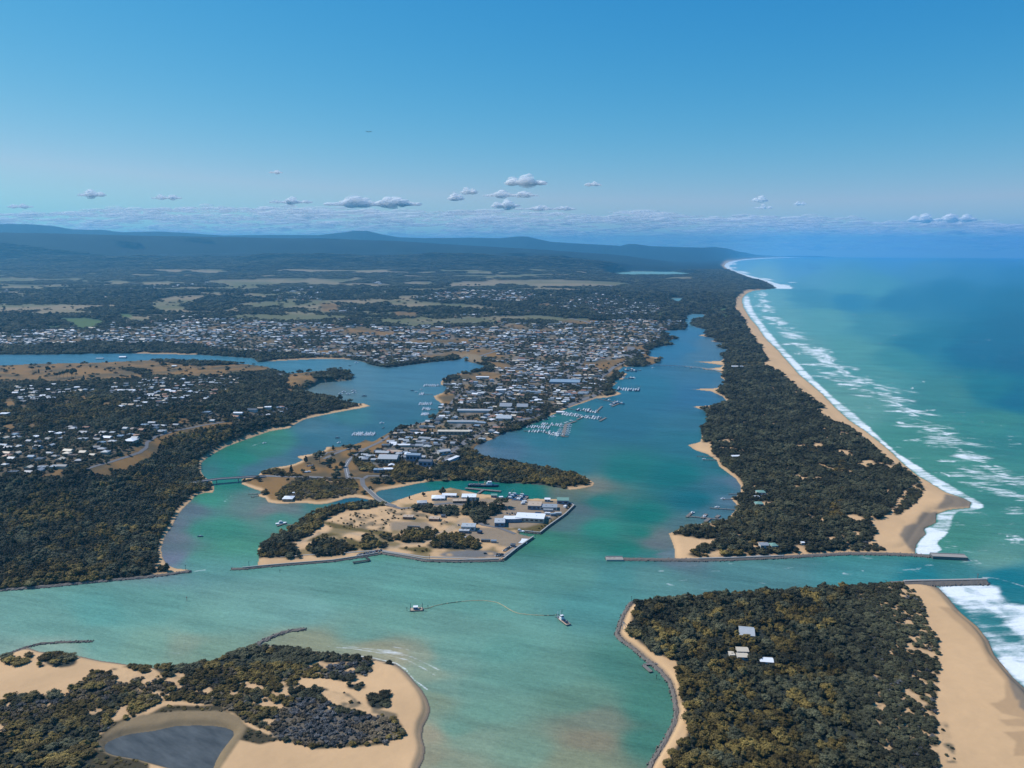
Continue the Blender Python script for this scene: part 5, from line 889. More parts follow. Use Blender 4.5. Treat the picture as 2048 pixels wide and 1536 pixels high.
# long white trawler / dredger under way
def big_vessel(lab, p, L, yaw, nm):
    X, Y = map(float, unproj(*p)); t_ = thing(nm, lab, 'ship', (X, Y, 0), math.radians(yaw)); B = L * .2
    obj('hull', hull(L, B, L * .055, 10, .3, .85).mesh('hull', NAVY), t_); D = L * .055
    obj('deck', MB().prism([(-L * .47, -B * .4), (L * .3, -B * .42), (L * .4, 0), (L * .3, B * .42), (-L * .47, B * .4)], D + .003, D + .18).mesh('deck', WOODM), t_)
    s_ = MB().box(L * .12, L * .3, -B * .34, B * .34, D, D + L * .07); s_.box(L * .15, L * .28, -B * .3, B * .3, D + L * .07, D + L * .115); o = obj('superstructure', s_.mesh('superstructure', WHITE), t_)
    obj('window_band', MB().box(L * .152, L * .283, -B * .305, B * .305, D + L * .085, D + L * .103).mesh('window_band', GLASS), o)
    obj('mast', MB().bar((L * .2, 0, D + L * .11), (L * .2, 0, D + L * .3), L * .006 + .06, 6).mesh('mast', STEEL), t_)
    obj('funnel', MB().bar((L * .06, 0, D), (L * .06, 0, D + L * .09), L * .02, 8).mesh('funnel', BUFF), t_)
    g = MB(); g.bar((-L * .15, 0, D), (-L * .15, 0, D + L * .13), .35, 6); g.bar((-L * .15, 0, D + L * .13), (-L * .38, B * .3, D + L * .16), .25, 6); obj('crane', g.mesh('crane', BUFF), t_)
    h_ = MB(); 
    for k in range(4): h_.box(-L * .42 + k * L * .09, -L * .36 + k * L * .09, -B * .22, B * .22, D + .18, D + 1.2 + .4 * (k % 2))
    obj('deck_gear', h_.mesh('deck_gear', STEEL), t_)
    for s in (-1, 1): obj('bulwark', MB().box(-L * .47, L * .3, s * B * .42 - .12, s * B * .42 + .12, D + .18, D + 1.).mesh('bulwark', RM['blue-grey']), t_)
big_vessel('dark dredging ship with white bridge moored behind the island berth', cx6(1055, 372), 58, -4, 'dredging_ship')
X, Y = map(float, unproj(1126, 1243)); t_ = thing('work_vessel', 'dredging vessel with tall mast at the right end of the floating pipe', 'ship', (X, Y, 0), math.radians(118))
L = 26; B = 7.5; D = 1.7
obj('hull', hull(L, B, D, 10, .2, .9).mesh('hull', STEEL), t_); obj('deck', MB().prism([(-L * .47, -B * .42), (L * .2, -B * .42), (L * .38, 0), (L * .2, B * .42), (-L * .47, B * .42)], D + .003, D + .15).mesh('deck', RM['tan']), t_)
w_ = MB().box(L * .02, L * .2, -B * .3, B * .3, D + .15, D + 3); w_.box(L * .04, L * .17, -B * .25, B * .25, D + 3, D + 5.4); o = obj('wheelhouse', w_.mesh('wheelhouse', WHITE), t_); obj('window_band', MB().box(L * .035, L * .175, -B * .26, B * .26, D + 3.9, D + 4.9).mesh('window_band', GLASS), o)
obj('mast', MB().bar((L * .1, 0, D + 5.4), (L * .1, 0, D + 14), .22, 6).mesh('mast', STEEL), t_); obj('crossarm', MB().bar((L * .1, -1.6, D + 10), (L * .1, 1.6, D + 10), .14, 5).mesh('crossarm', STEEL), t_)
for s in (-1, 1): obj('spud_pole', MB().bar((L * .36, s * 1.8, -2), (L * .36, s * 1.8, D + 8), .3, 6).mesh('spud_pole', RM['white']), t_)
g = MB(); g.bar((-L * .2, -1.8, D), (-L * .44, 0, D + 5), .25, 5); g.bar((-L * .2, 1.8, D), (-L * .44, 0, D + 5), .25, 5); obj('gantry', g.mesh('gantry', STEEL), t_)
g = MB()
for k in range(5): g.box(-L * .4 + k * 2.2, -L * .4 + k * 2.2 + 1.3, -1.6, 1.6, D + .15, D + 1.2 + .5 * (k % 2))
obj('deck_gear', g.mesh('deck_gear', NAVY), t_)
obj('suction_pipe', MB().bar((L * .3, 0, D + .6), (L * .62, 2.5, -.2), .35, 6).mesh('suction_pipe', STEEL), t_)
X, Y = map(float, unproj(833, 1220)); t_ = thing('work_barge', 'square work barge with blue cabin and corner posts at left pipe end', 'barge', (X, Y, 0), math.radians(6))
obj('pontoon', MB().prism([(-8, -4.2), (8, -4.2), (8.6, 0), (8, 4.2), (-8, 4.2)], -.3, 1.3).mesh('pontoon', STEEL), t_); obj('deck', MB().box(-7.8, 7.8, -4, 4, 1.303, 1.45).mesh('deck', RM['tan']), t_)
o = obj('cabin', MB().box(-3.8, 1.6, -2.2, 2.4, 1.45, 4.6).mesh('cabin', M('cabin_blue', (.05, .12, .24), .5)), t_); obj('roof', MB().box(-4.1, 1.9, -2.5, 2.7, 4.6, 4.9).mesh('roof', WHITE), o)
for sx in (-7.4, 7.4):
    for sy in (-3.6, 3.6): obj('spud_post', MB().bar((sx, sy, -2), (sx, sy, 7.5), .28, 6).mesh('spud_post', NAVY), t_)
g = MB(); g.bar((4, 0, 1.4), (4, 0, 3.6), .4, 6); g.bar((4, 0, 3.6), (7, 1, 6.6), .22, 5); obj('crane', g.mesh('crane', BUFF), t_); obj('winch', MB().bar((5, -1.6, 2), (5, 1.6, 2), .6, 8).mesh('winch', STEEL), t_)
PIPE = [(846,1218.5),(856,1216.5),(870,1212),(885,1208.5),(905,1205.5),(923,1203.3),(945,1201.5),(967,1201.3),(982,1203),(995,1205.5),(1006,1211),(1017,1218),(1028,1224),(1039,1227.5),(1062,1230),(1088,1231.3),(1105,1230.8),(1118,1229.5)]
PW = [tuple(map(float, unproj(*p))) for p in PIPE]; t_ = thing('floating_pipe', 'curving floating dredge pipe joining the barge and the masted vessel', 'pipe', (*PW[0], 0)); 
for i, (a, b) in enumerate(zip(PW[:-1], PW[1:])):
    r_ = [(p[0] - PW[0][0], p[1] - PW[0][1], .25) for p in (a, b)]; obj('pipe_section', MB().bar(r_[0], r_[1], .36, 6).mesh('pipe_section', DARKW if i in (3, 4, 15, 16) else BUFF), t_)
    obj('float', MB().bar(tuple((r_[0][k] * .6 + r_[1][k] * .4) for k in range(3)), tuple((r_[0][k] * .45 + r_[1][k] * .55) for k in range(3)), .55, 8).mesh('float', BUFF), t_)
# ---- navigation posts
for lab, p, h, mt in [('short dark beacon post at the rock bank corner', (1263,1204), 7, DARKW), ('small marker post in the water off the L-shaped jetty', (1280,1320), 4, RED), ('marker post in the water below the L-shaped jetty', (1313,1358), 4, DARKW), ('dark beacon on the end of the left shore rock wall', (371,1140), 6, DARKW), ('marker post beside the island wall tip', (498,1132), 6, DARKW), ('red marker post in the wide channel', (374,1202), 5, RED), ('dark post in the channel below the island wall', (560,1146), 4, DARKW), ('light post on the near entrance pier', (1955,1160), 8, RED), ('light post on the far pier head', (1917,1112), 9, M('green_paint', (.03, .2, .08), .5)), ('post on the island sand wall', (859,1119), 6, DARKW), ('mooring post right of the barge', (856,1217), 4, DARKW), ('mooring post left of the barge', (814,1222), 4, DARKW), ('first pile by the slipway mouth', (1054,1071), 6, DARKW), ('second pile by the slipway mouth', (1071,1074), 6, DARKW)]:
    X, Y = map(float, unproj(*p)); t_ = thing('beacon_post', lab, 'marker post', (X, Y, max(0., float(gz(X, Y))))); obj('post', MB().bar((0, 0, -2), (0, 0, h), .28, 6, r2=.2).mesh('post', mt), t_); obj('topmark', MB().bar((0, 0, h + .003), (0, 0, h + 1.), .7, 6, r2=.2).mesh('topmark', mt), t_)
# little derrick frame on the south-eastern corner
X, Y = map(float, unproj(*cx1(205, 560))); t_ = thing('timber_frame', 'grey timber derrick frame on the south-eastern rock corner', 'frame', (X, Y, 2.4))
for k, (ax, ay) in enumerate([(0, 0), (5, -2), (9, 4)]): obj('strut', MB().bar((ax, ay, 0), (1, 2, 9), .35, 5).mesh('strut', RM['pale grey']), t_)
# people-sized bird high in the air
d = 160.; X = (748 - 1024) / F * d; zz = CH + (HZ - 276) / F * d * 1.0; bm_ = MB()
bm_.add([(-.62, .05, .16), (-.3, 0, .2), (-.06, -.08, .05), (-.06, .12, .05), (-.34, .14, .19)], [(0, 1, 2, 3, 4), (4, 3, 2, 1, 0)]); bm_.add([(.62, .05, .16), (.3, 0, .2), (.06, -.08, .05), (.06, .12, .05), (.34, .14, .19)], [(4, 3, 2, 1, 0), (0, 1, 2, 3, 4)])
t_ = thing('seagull', 'small dark bird gliding alone in the open sky', 'bird', (X, d, zz), .2); obj('wings', bm_.mesh('wings', STEEL), t_); b2 = MB().bar((0, -.3, 0), (0, .05, .03), .02, 6, r2=.08); b2.bar((0, .05, .03), (0, .25, .04), .08, 6, r2=.03); obj('body', b2.mesh('body', STEEL), t_)
# ================================================================= houses of the suburbs
def lattice(r_lo, r_hi, sx, sy, keep, street=5):
    A = []; Y = r_lo; row_ = 0
    while Y < r_hi:
        g = max(1., Y / 3000.); half = Y * 1120 / F + 50
        if Y % 125 > 20:
            x = np.arange(-half, half, sx * g); n = len(x); x = x + rng.uniform(0, sx * g); kp = ((x - .12 * Y) % 190) > 20
            A.append(np.stack([(x + rng.uniform(-.2, .2, n) * sx * g)[kp], (Y + rng.uniform(-.4, .4, n) * sy * g)[kp], np.full(kp.sum(), g)], 1))
        Y += sy * g * 1.; row_ += 1
    A = np.concatenate(A); k = keep(A[:, 0], A[:, 1]); return A[k]
def keepH(X, Y):
    r, c = cell(X, Y); k = K[r, c]; u, v = proj(X, Y); p = np.where(k == TOWN, np.where(v < 700, .82, .93), np.where(k == PATCHY, np.where(v < 800, .38, .50), 0.)); p = np.where((k == TOWN) & (fbm(X, Y, 180., 2) > .60), p * .3, p)
    ok_ = rng.random(len(X)) < p
    for bx, by, br in CLEAR: ok_ &= np.hypot(X - bx, Y - by) > br + 7
    # keep off the roads
    for (pts, w_) in RO:
        G = np.array([hit(*p)[:2] for p in pts])
        for a, b in zip(G[:-1], G[1:]):
            d = b - a; l2 = (d ** 2).sum() + 1e-6; t_ = np.clip(((X - a[0]) * d[0] + (Y - a[1]) * d[1]) / l2, 0, 1); ok_ &= np.hypot(X - a[0] - d[0] * t_, Y - a[1] - d[1] * t_) > w_ / 2 + 7
    return ok_
HS = lattice(1100, 9500, 19, 25, keepH)
u, v = proj(HS[:, 0], HS[:, 1]); hz_ = gz(HS[:, 0], HS[:, 1]); rr_, cc_ = cell(HS[:, 0], HS[:, 1]); isT = K[rr_, cc_] == TOWN
n = len(HS); hw = rng.uniform(10, 19, n) * HS[:, 2] ** .8 * np.where(isT & (rng.random(n) < .12), 1.8, 1); hd = rng.uniform(9, 14, n) * HS[:, 2] ** .8; hh = rng.uniform(2.8, 5., n) * np.where(HS[:, 2] > 1.2, 1.2, 1); yaw = np.radians(-4 + (vnoise(HS[:, 0] / 400, HS[:, 1] / 400) - .5) * 50 + rng.normal(0, 5, n)); yaw += np.where(rng.random(n) < .18, math.pi / 2, 0)
RN = ['white', 'pale grey', 'grey', 'dark grey', 'terracotta', 'cream', 'blue-grey', 'tan', 'brown']; rcx = rng.choice(len(RN), n, p=[.10, .21, .21, .15, .09, .09, .07, .05, .03]); rk = rng.choice(['hip', 'gable', 'gable', 'flat'], n); wlm = rng.choice(4, n, p=[.4, .25, .25, .1])
dist_ = np.hypot(HS[:, 1], CH); us, vs = proj(HS[:, 0], HS[:, 1], hz_); inv_ = (us > 0) & (us < 2048)
score = np.where(inv_, hw / dist_, 0); near = np.argsort(-score)[:256]; isn = np.zeros(n, bool); isn[near] = True
B_ = {}
for i in near:
    z_ = 'the clifftop suburb at left' if us[i] < 520 and vs[i] > 745 else ('the near end of town' if vs[i] > 870 else 'the middle of town')
    B_.setdefault((z_, int((1000 - vs[i]) // 7)), []).append(i)
seen = {}
for (z_, bnd), Lh in sorted(B_.items()):
    Lh.sort(key=lambda i: us[i]); rw = seen.setdefault(z_, 0); seen[z_] += 1
    for j, i in enumerate(Lh):
        lab = '%s-roofed house in %s, %s from left in row %s' % (RN[rcx[i]].replace(' ', '-'), z_.replace('the ', '', 1), ordinal(j), ordinal(rw))
        lab = lab.replace('in row ', 'in the ') + ' row'
        t_ = thing('house', lab, 'house', (HS[i, 0], HS[i, 1], hz_[i]), float(yaw[i]), 'houses of the seaside town'); w_, d_, h_ = map(float, (hw[i], hd[i], hh[i]))
        obj('wall', walls(w_, d_, h_).mesh('wall', WM[wlm[i]]), t_); obj('roof', roof(w_, d_, h_, rk[i]).mesh('roof', RM[RN[rcx[i]]]), t_)
for i in range(n): 
    if hw[i] > 0 and HS[i, 1] < 3800: CLEAR.append((HS[i, 0], HS[i, 1], 7.5))
big = MB()
for i in np.where(~isn)[0]:
    w_, d_, h_ = hw[i], hd[i], hh[i]; c_, s_ = math.cos(yaw[i]), math.sin(yaw[i])
    for m, mi in ((walls(w_, d_, h_), len(RN) + int(wlm[i])), (roof(w_, d_, h_, 'hip' if rk[i] == 'hip' else 'gable', d_ * (.2 if rk[i] != 'flat' else .04)), int(rcx[i]))):
        big.add([(x * c_ - y * s_ + HS[i, 0], x * s_ + y * c_ + HS[i, 1], z + hz_[i]) for x, y, z in m.v], m.f, mi)
o = obj('distant_houses', big.mesh('distant_houses', [RM[k] for k in RN] + WM[:4])); o['kind'] = 'stuff'; o['label'] = 'pale roofs of distant suburbs spread between dark trees'; o['category'] = 'houses'
print('HOUSES', n)
# ================================================================= vegetation
import bmesh
def ico_(sub):
    bm = bmesh.new(); bmesh.ops.create_icosphere(bm, subdivisions=sub, radius=1)
    v = np.array([x.co[:] for x in bm.verts]); f = [tuple(q.index for q in x.verts) for x in bm.faces]; bm.free(); return v, f
I1, I2 = ico_(1), ico_(2)
def leaf_mat(name, dark, ochre):
    t = NT(name)
    a = t.n('ShaderNodeAttribute', attribute_name='tint'); a.attribute_type = 'INSTANCER'
    oi = t.n('ShaderNodeObjectInfo')
    n = t.noise(1., 3, t.pos(.55, .55, .55), .6)
    c = t.mix(t.step(a.outputs['Fac'], .25, .8), dark, ochre)
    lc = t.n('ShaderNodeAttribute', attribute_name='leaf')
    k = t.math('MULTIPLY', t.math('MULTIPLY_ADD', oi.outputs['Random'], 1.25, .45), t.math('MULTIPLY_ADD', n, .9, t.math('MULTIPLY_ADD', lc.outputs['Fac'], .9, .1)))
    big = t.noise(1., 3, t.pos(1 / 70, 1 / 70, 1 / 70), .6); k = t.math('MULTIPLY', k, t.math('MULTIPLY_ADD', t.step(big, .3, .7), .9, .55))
    h = t.n('ShaderNodeHueSaturation'); t.l(c, h.inputs['Color']); t.l(k, h.inputs['Value'])
    b = t.bsdf(h.outputs[0], .75); b.inputs['Specular IOR Level'].default_value = .2
    return t.m
LEAF = leaf_mat('foliage', (.061, .060, .032), (.128, .093, .026))
GREY = leaf_mat('grey_brush', (.085, .085, .085), (.13, .10, .06))
BARK = M('bark', (.12, .10, .085), .9)
def crown_mesh(name, seed, kind, mat):
    """leaf clumps spread through several lobes round a darker core; height 1, radius about .5"""
    r = np.random.default_rng(seed); v, f, lf = [], [], []
    if kind == 'dome': lobes = [(0, 0, .42, .34)] + [(.30 * math.cos(a), .30 * math.sin(a), r.uniform(.28, .5), r.uniform(.17, .25)) for a in np.arange(0, 6.28, .95) + r.uniform(0, 1)] + [(r.uniform(-.15, .15), r.uniform(-.15, .15), .68, .2)]
    elif kind == 'tall': lobes = [(r.uniform(-.07, .07), r.uniform(-.07, .07), z, w) for z, w in ((.25, .2), (.4, .25), (.55, .23), (.7, .18), (.85, .12))] + [(.18 * math.cos(a), .18 * math.sin(a), r.uniform(.3, .6), .14) for a in (0.5, 2.2, 4.1, 5.4)]
    elif kind == 'gum': lobes = [(.3 * math.cos(a), .3 * math.sin(a), r.uniform(.62, .82), r.uniform(.13, .2)) for a in np.arange(0, 6.28, 1.15)] + [(0, 0, .82, .2), (.1, -.12, .66, .17)]
    else: lobes = [(r.uniform(-.3, .3), r.uniform(-.3, .3), r.uniform(.2, .4), r.uniform(.1, .2)) for _ in range(9)]
    for (x, y, z, R) in lobes:
        q, g = I1 if kind != 'dome' or R < .3 else I2
        s = 1 + .5 * (r.random(len(q)) - .5); b0 = len(v)
        for p, k in zip(q, s): v.append((x + p[0] * R * .8 * k, y + p[1] * R * .8 * k, z + p[2] * R * .68 * k))
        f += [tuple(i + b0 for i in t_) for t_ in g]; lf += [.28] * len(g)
        for _ in range(int(230 * R) + 14):
            d = r.normal(size=3); d /= np.linalg.norm(d)
            if d[2] < -.35: d[2] *= -1
            c = np.array([x, y, z]) + d * np.array([R, R, R * .85]) * r.uniform(.82, 1.12)
            nrm = d + r.normal(size=3) * .45; nrm /= np.linalg.norm(nrm)
            t1 = np.cross(nrm, r.normal(size=3)); t1 /= np.linalg.norm(t1); t2 = np.cross(nrm, t1); e = r.uniform(.03, .062); b0 = len(v)
            v += [tuple(c + t1 * e), tuple(c + t2 * e * .7), tuple(c - t1 * e), tuple(c - t2 * e * .7)]
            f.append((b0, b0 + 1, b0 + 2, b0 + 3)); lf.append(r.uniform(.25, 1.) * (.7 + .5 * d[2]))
    me = bpy.data.meshes.new(name); me.from_pydata(v, [], f); me.materials.append(mat)
    at = me.attributes.new('leaf', 'FLOAT', 'FACE'); at.data.foreach_set('value', np.array(lf, np.float32)); return me
def trunk_mesh(name, seed, kind):
    r = random.Random(seed); v, f = [], []
    def limb(p, q, r0, r1, n=5):
        b0 = len(v)
        for (c, R) in ((p, r0), (tuple((a + b) / 2 + r.uniform(-.015, .015) for a, b in zip(p, q)), (r0 + r1) / 2), (q, r1)):
            for k in range(n): v.append((c[0] + R * math.cos(6.283 * k / n), c[1] + R * math.sin(6.283 * k / n), c[2]))
        for j in range(2):
            for k in range(n): f.append((b0 + j * n + k, b0 + j * n + (k + 1) % n, b0 + (j + 1) * n + (k + 1) % n, b0 + (j + 1) * n + k))
    top = .6 if kind == 'gum' else .4
    limb((0, 0, -.12), (.02, .01, top), .03, .018)
    for a in (0.3, 1.7, 3.1, 4.6): limb((.02, .01, top * r.uniform(.6, .98)), (.25 * math.cos(a), .25 * math.sin(a), top + .15), .015, .006, 4)
    me = bpy.data.meshes.new(name); me.from_pydata(v, [], f); me.materials.append(BARK); return me
KINDS = ['dome', 'dome', 'dome', 'tall', 'gum', 'low', 'dome', 'tall']
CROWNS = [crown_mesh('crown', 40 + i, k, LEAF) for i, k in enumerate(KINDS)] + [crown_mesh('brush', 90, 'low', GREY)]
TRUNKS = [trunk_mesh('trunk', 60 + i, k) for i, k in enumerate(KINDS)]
# merged copies used by the instanced woods
PROTO = bpy.data.collections.new('tree_kinds')
for i, c in enumerate(CROWNS):
    me = c.copy()
    if i < len(TRUNKS):
        bm = bmesh.new(); bm.from_mesh(c); bm.from_mesh(TRUNKS[i]); n0 = len(c.polygons); bm.faces.ensure_lookup_table()
        for q in bm.faces[n0:]: q.material_index = 1
        bm.to_mesh(me); bm.free(); me.materials.append(BARK)
    PROTO.objects.link(bpy.data.objects.new('tree_%02d' % i, me))
# ---- scatter
def scatter(r_lo, r_hi, spacing, keep_fn, jit=.48):
    """positions on a jittered lattice whose pitch grows with distance, inside the view and a margin"""
    Xs, Ys = [], []; Y = r_lo
    while Y < r_hi:
        s = spacing(Y); half = Y * (1024 + 130) / F + 60
        x = np.arange(-half, half, s); Xs.append(x + rng.uniform(-jit, jit, len(x)) * s); Ys.append(Y + rng.uniform(-jit, jit, len(x)) * s); Y += s
    X, Y = np.concatenate(Xs), np.concatenate(Ys); k = keep_fn(X, Y); return X[k], Y[k]
def kk(X, Y): r, c = cell(X, Y); return K[r, c], r, c
PTS = {'x': [], 'y': [], 'k': [], 's': [], 'sz': [], 't': [], 'zone': []}
def add(X, Y, kind, s, sz, tint, zone):
    n = len(X); g = lambda a: np.broadcast_to(np.asarray(a, float), (n,)).copy()
    for key, val in zip(PTS, (g(X), g(Y), g(kind), g(s), g(sz), g(tint), g(zone))): PTS[key].append(val)
def tint_of(X, Y):
    t_ = fbm(X, Y, 130., 3) * .55 + fbm(X + 50, Y, 16., 2) * .55
    return t_
# dense woods
def keepF(X, Y):
    k, r, c = kk(X, Y); return (k == FOREST)
sp = lambda Y: max(6.6, Y * .0042)
X, Y = scatter(480, 7500, sp, keepF); n = len(X)
u, v = proj(X, Y)
tn = tint_of(X, Y)
se = (v > 1150) & (u > 1200)
left = (u < 460) & (v > 800)
tint = smooth(.5, .66, tn + .03 * se) * np.where(se | left | (v > 900), 1., .45) * np.where(u > 1690, .35, 1) * np.clip(1.35 - np.hypot(X, Y) / 4200, 0, 1)
tint = np.where((u > 1350) & (v < 1110), tint * .35, tint)
tint = np.clip(tint + rng.normal(0, .08, n), 0, 1)
kind = rng.choice([0, 1, 2, 3, 6, 7, 4], n, p=[.2, .2, .2, .1, .2, .06, .04])
S = np.array([sp(y) for y in Y]) * (.85 + 1.6 * rng.random(n) ** 2.2)
h = rng.uniform(5, 8, n) + (S - 6) * .35 * np.where(left, 1.35, 1) * (1 + .25 * (kind == 4) + .2 * np.isin(kind, (3, 7)))
h = np.where(se & (u > 1690), h * .7, h); h = np.where((u < 870) & (v > 1280), h * .62, h)
add(X, Y, kind, S, np.maximum(h, S * .42), tint, np.where(se, 1, np.where((v > 1290), 2, np.where(left, 3, 4))))
# patchy scrub on sand
def keepS(X, Y):
    k, r, c = kk(X, Y); f_ = scrubn(X, Y, u_(X, Y))
    return ((k == SCRUB) & (f_ < .60)) | ((k == 17) & (rng.random(len(X)) < .85)) | ((k == 16) & (rng.random(len(X)) < .12)) | ((k == OLIVE) & (rng.random(len(X)) < .13) & ~((u_(X, Y) > 1000) & (Y > 3000))) | ((k == REED) & (rng.random(len(X)) < .5))
def u_(X, Y): return proj(X, Y)[0]
sp2 = lambda Y: max(4.2, Y * .0034)
X, Y = scatter(480, 4200, sp2, keepS); n = len(X); k_, _, _ = kk(X, Y)
u, v = proj(X, Y)
S = np.array([sp2(y) for y in Y]) * rng.uniform(1.0, 2.0, n) * np.where(np.isin(k_, (16, OLIVE, REED)), .6, 1)
gr = (fbm(X + 300, Y, 40., 3) > .53) & (u < 900); kind = rng.choice([0, 1, 2, 5, 6], n)
kind = np.where((gr & (rng.random(n) < .6)) | (k_ == 17) | ((k_ == SCRUB) & (rng.random(n) < .06)), 8, kind)
tint = np.clip(smooth(.44, .62, tint_of(X, Y)) * .9 * np.where(u > 1690, .35, 1) + rng.normal(0, .1, n), 0, 1)
add(X, Y, kind, S, S * rng.uniform(.5, .8, n) * np.where(k_ == REED, .6, 1), tint, np.where(v > 1150, 2, 4) )
# trees among the houses
def keepT(X, Y):
    k, r, c = kk(X, Y); return ((k == TOWN) & (rng.random(len(X)) < .30)) | ((k == PATCHY) & (rng.random(len(X)) < .78)) | ((k == FARM) & ((rng.random(len(X)) < .03) | (fbm(X, Y, 260., 3) > .60))) | ((k == DRY) & (rng.random(len(X)) < .035)) | ((k == YARD) & (rng.random(len(X)) < .01))
sp3 = lambda Y: max(9., Y * .0046)
X, Y = scatter(900, 8500, sp3, keepT); n = len(X)
S = np.array([sp3(y) for y in Y]) * rng.uniform(.8, 1.35, n)
kind = rng.choice([0, 1, 2, 3, 6, 4, 7], n)
add(X, Y, kind, S, np.maximum(rng.uniform(5, 10, n), S * .4), np.clip(rng.normal(.12, .16, n), 0, 1) * (Y < 4500), 5)
# distant canopy
def keepD(X, Y): k, r, c = kk(X, Y); return np.isin(k, (FOREST,))
X, Y = scatter(7500, 15500, lambda Y: Y * .0065, keepD); n = len(X)
add(X, Y, rng.choice([0, 1, 2, 6], n), Y * .0065 * rng.uniform(1.2, 2.0, n), rng.uniform(9, 18, n), 0, 6)
# scattered single trees traced from the photograph: px, py of the foot, width px, height px, kind
SOLO = [(640,925,24,22,4),(662,938,20,22,4),(612,926,12,14,3),(583,948,10,18,3),(563,952,9,11,0),(583,945,8,9,0),(626,940,9,10,0),(658,935,9,8,0),(673,957,17,18,0),(700,905,22,16,4),(716,905,14,14,4),(735,906,13,9,0),(684,935,12,14,0),(752,965,20,12,0),(775,965,22,14,0),(838,968,10,16,3),(826,890,14,12,0),(885,990,13,18,0),(847,992,7,9,0),(819,999,5,8,3),(936,1015,11,22,3),(947,1020,11,20,3),(955,1015,10,17,3),(931,1022,9,15,7),(1003,1015,30,18,4),(985,1025,16,18,4),(986,1012,14,9,0),(822,829,12,13,0),(845,838,12,10,0),(828,842,10,10,0),(865,838,16,12,0),(97,750,9,17,4),(113,758,7,12,4),(120,757,7,13,4),(127,756,7,14,4),(135,755,8,16,4),(144,756,8,16,4),(151,755,8,17,4),(63,737,6,10,4),(65,742,7,9,4),(78,748,5,10,3),(168,762,6,12,3),(184,756,10,8,0),(193,736,6,5,0),(210,741,5,5,0),(217,739,8,5,0),(228,740,6,5,0),(328,733,12,10,0),(360,742,8,8,0),(372,738,12,10,4),(396,738,14,12,4),(455,742,8,8,0),(620,746,8,8,4),(606,744,6,8,3),(593,745,6,6,0),(640,741,10,7,4),(655,741,10,6,4),(668,742,12,7,4),(505,720,6,5,3),(492,720,6,5,3),(681,808,10,18,4),(700,808,12,10,4),(714,806,10,8,4),(730,804,10,6,4),(1015,850,14,9,0),(1040,852,16,10,0),(1093,832,16,12,0),(1088,842,14,9,0)]
for i_, (px, py, wpx, hpx, kd) in enumerate(SOLO):
    Xh, Yh, zh = hit(px, py); mp = math.hypot(Yh, CH) / F
    add([Xh], [Yh], kd, wpx * mp * 1.15, max(hpx * mp * 1.1, 4), .05, 100 + i_)
P = {k_: np.concatenate(v_) for k_, v_ in PTS.items()}
PZ = gz(P['x'], P['y'])
ok = PZ > .2
# nothing grows on the buildings placed later
CG = {}
for (bx, by, br) in CLEAR:
    for gx in range(int((bx - br) // 30), int((bx + br) // 30) + 1):
        for gy in range(int((by - br) // 30), int((by + br) // 30) + 1): CG.setdefault((gx, gy), []).append((bx, by, br))
gx_, gy_ = (P['x'] // 30).astype(int), (P['y'] // 30).astype(int)
for i_ in range(len(ok)):
    q_ = CG.get((int(gx_[i_]), int(gy_[i_])))
    if q_ and P['zone'][i_] < 100:
        for bx, by, br in q_:
            if (P['x'][i_] - bx) ** 2 + (P['y'][i_] - by) ** 2 < (br + P['s'][i_] * .1) ** 2: ok[i_] = False
P = {k_: v_[ok] for k_, v_ in P.items()}; PZ = PZ[ok]
dist = np.sqrt(P['x'] ** 2 + P['y'] ** 2 + CH * CH)
uu, vv = proj(P['x'], P['y'], PZ)
invw = (uu > 2) & (uu < 2046) & (vv > HZ) & (vv < 1550)
appar = np.where(invw, P['s'] / dist, 0)
# individuals: traced trees, the freestanding ones in the near scrub, and the largest near trees of the south-eastern wood
NS = len(SOLO)
solo = P['zone'] >= 100
rank = np.argsort(-(appar * ((P['s'] > 5.5) & ~solo)))
indiv = np.zeros(len(dist), bool); indiv[rank[:292 - NS]] = True; indiv |= solo
def tree_thing(i, name, label, cat, group):
    e = bpy.data.objects.new(name, None); e.empty_display_size = 2; COL.objects.link(e)
    e.location = (P['x'][i], P['y'][i], PZ[i] - .1); e.rotation_euler = (0, 0, float(i * 2.4 % 6.28)); e.scale = (P['s'][i], P['s'][i], P['sz'][i])
    k = int(P['k'][i]); e['label'] = label; e['category'] = cat; e['group'] = group
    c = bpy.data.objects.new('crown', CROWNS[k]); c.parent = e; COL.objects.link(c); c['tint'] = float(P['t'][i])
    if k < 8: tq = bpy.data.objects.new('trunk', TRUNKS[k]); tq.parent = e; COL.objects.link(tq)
def shade_word(i):
    if int(P['k'][i]) == 8: return 'grey bare-looking'
    return 'ochre-green' if P['t'][i] > .55 else ('olive' if P['t'][i] > .3 else 'dark blue-green')
bands = {}
for i in np.where(indiv & ~solo)[0]:
    west = uu[i] < 1000
    if west: zone = 'w'; seg = [('around the pond', uu[i] < 500), ('between pond and spit', uu[i] < 680), ('on the sandy spit', True)]
    else: zone = 'e'; seg = [('behind the rock bank', uu[i] < 1500), ('in mid southeast wood', uu[i] < 1700), ('behind the near beach', True)]
    sg = next(a for a, b_ in seg if b_); band = int((1550 - vv[i]) // 16)
    bands.setdefault((zone, sg, band), []).append(i)
row = ['bottom edge', 'one rank up', 'two ranks up', 'three ranks up', 'four ranks up', 'five ranks up', 'six ranks up', 'seven ranks up', 'eight ranks up', 'nine ranks up', 'ten ranks up', 'eleven ranks up', 'twelve ranks up'] + ['far up'] * 60
for (zone, sg, band), L in bands.items():
    L.sort(key=lambda i: uu[i])
    for j, i in enumerate(L):
        lb_ = '%s tree %s, %s from left, %s' % (shade_word(i), sg, ordinal(j), row[band])
        tree_thing(i, 'coastal_tree', lb_, 'tree', 'nearest trees of the dune woods')
SL = {}
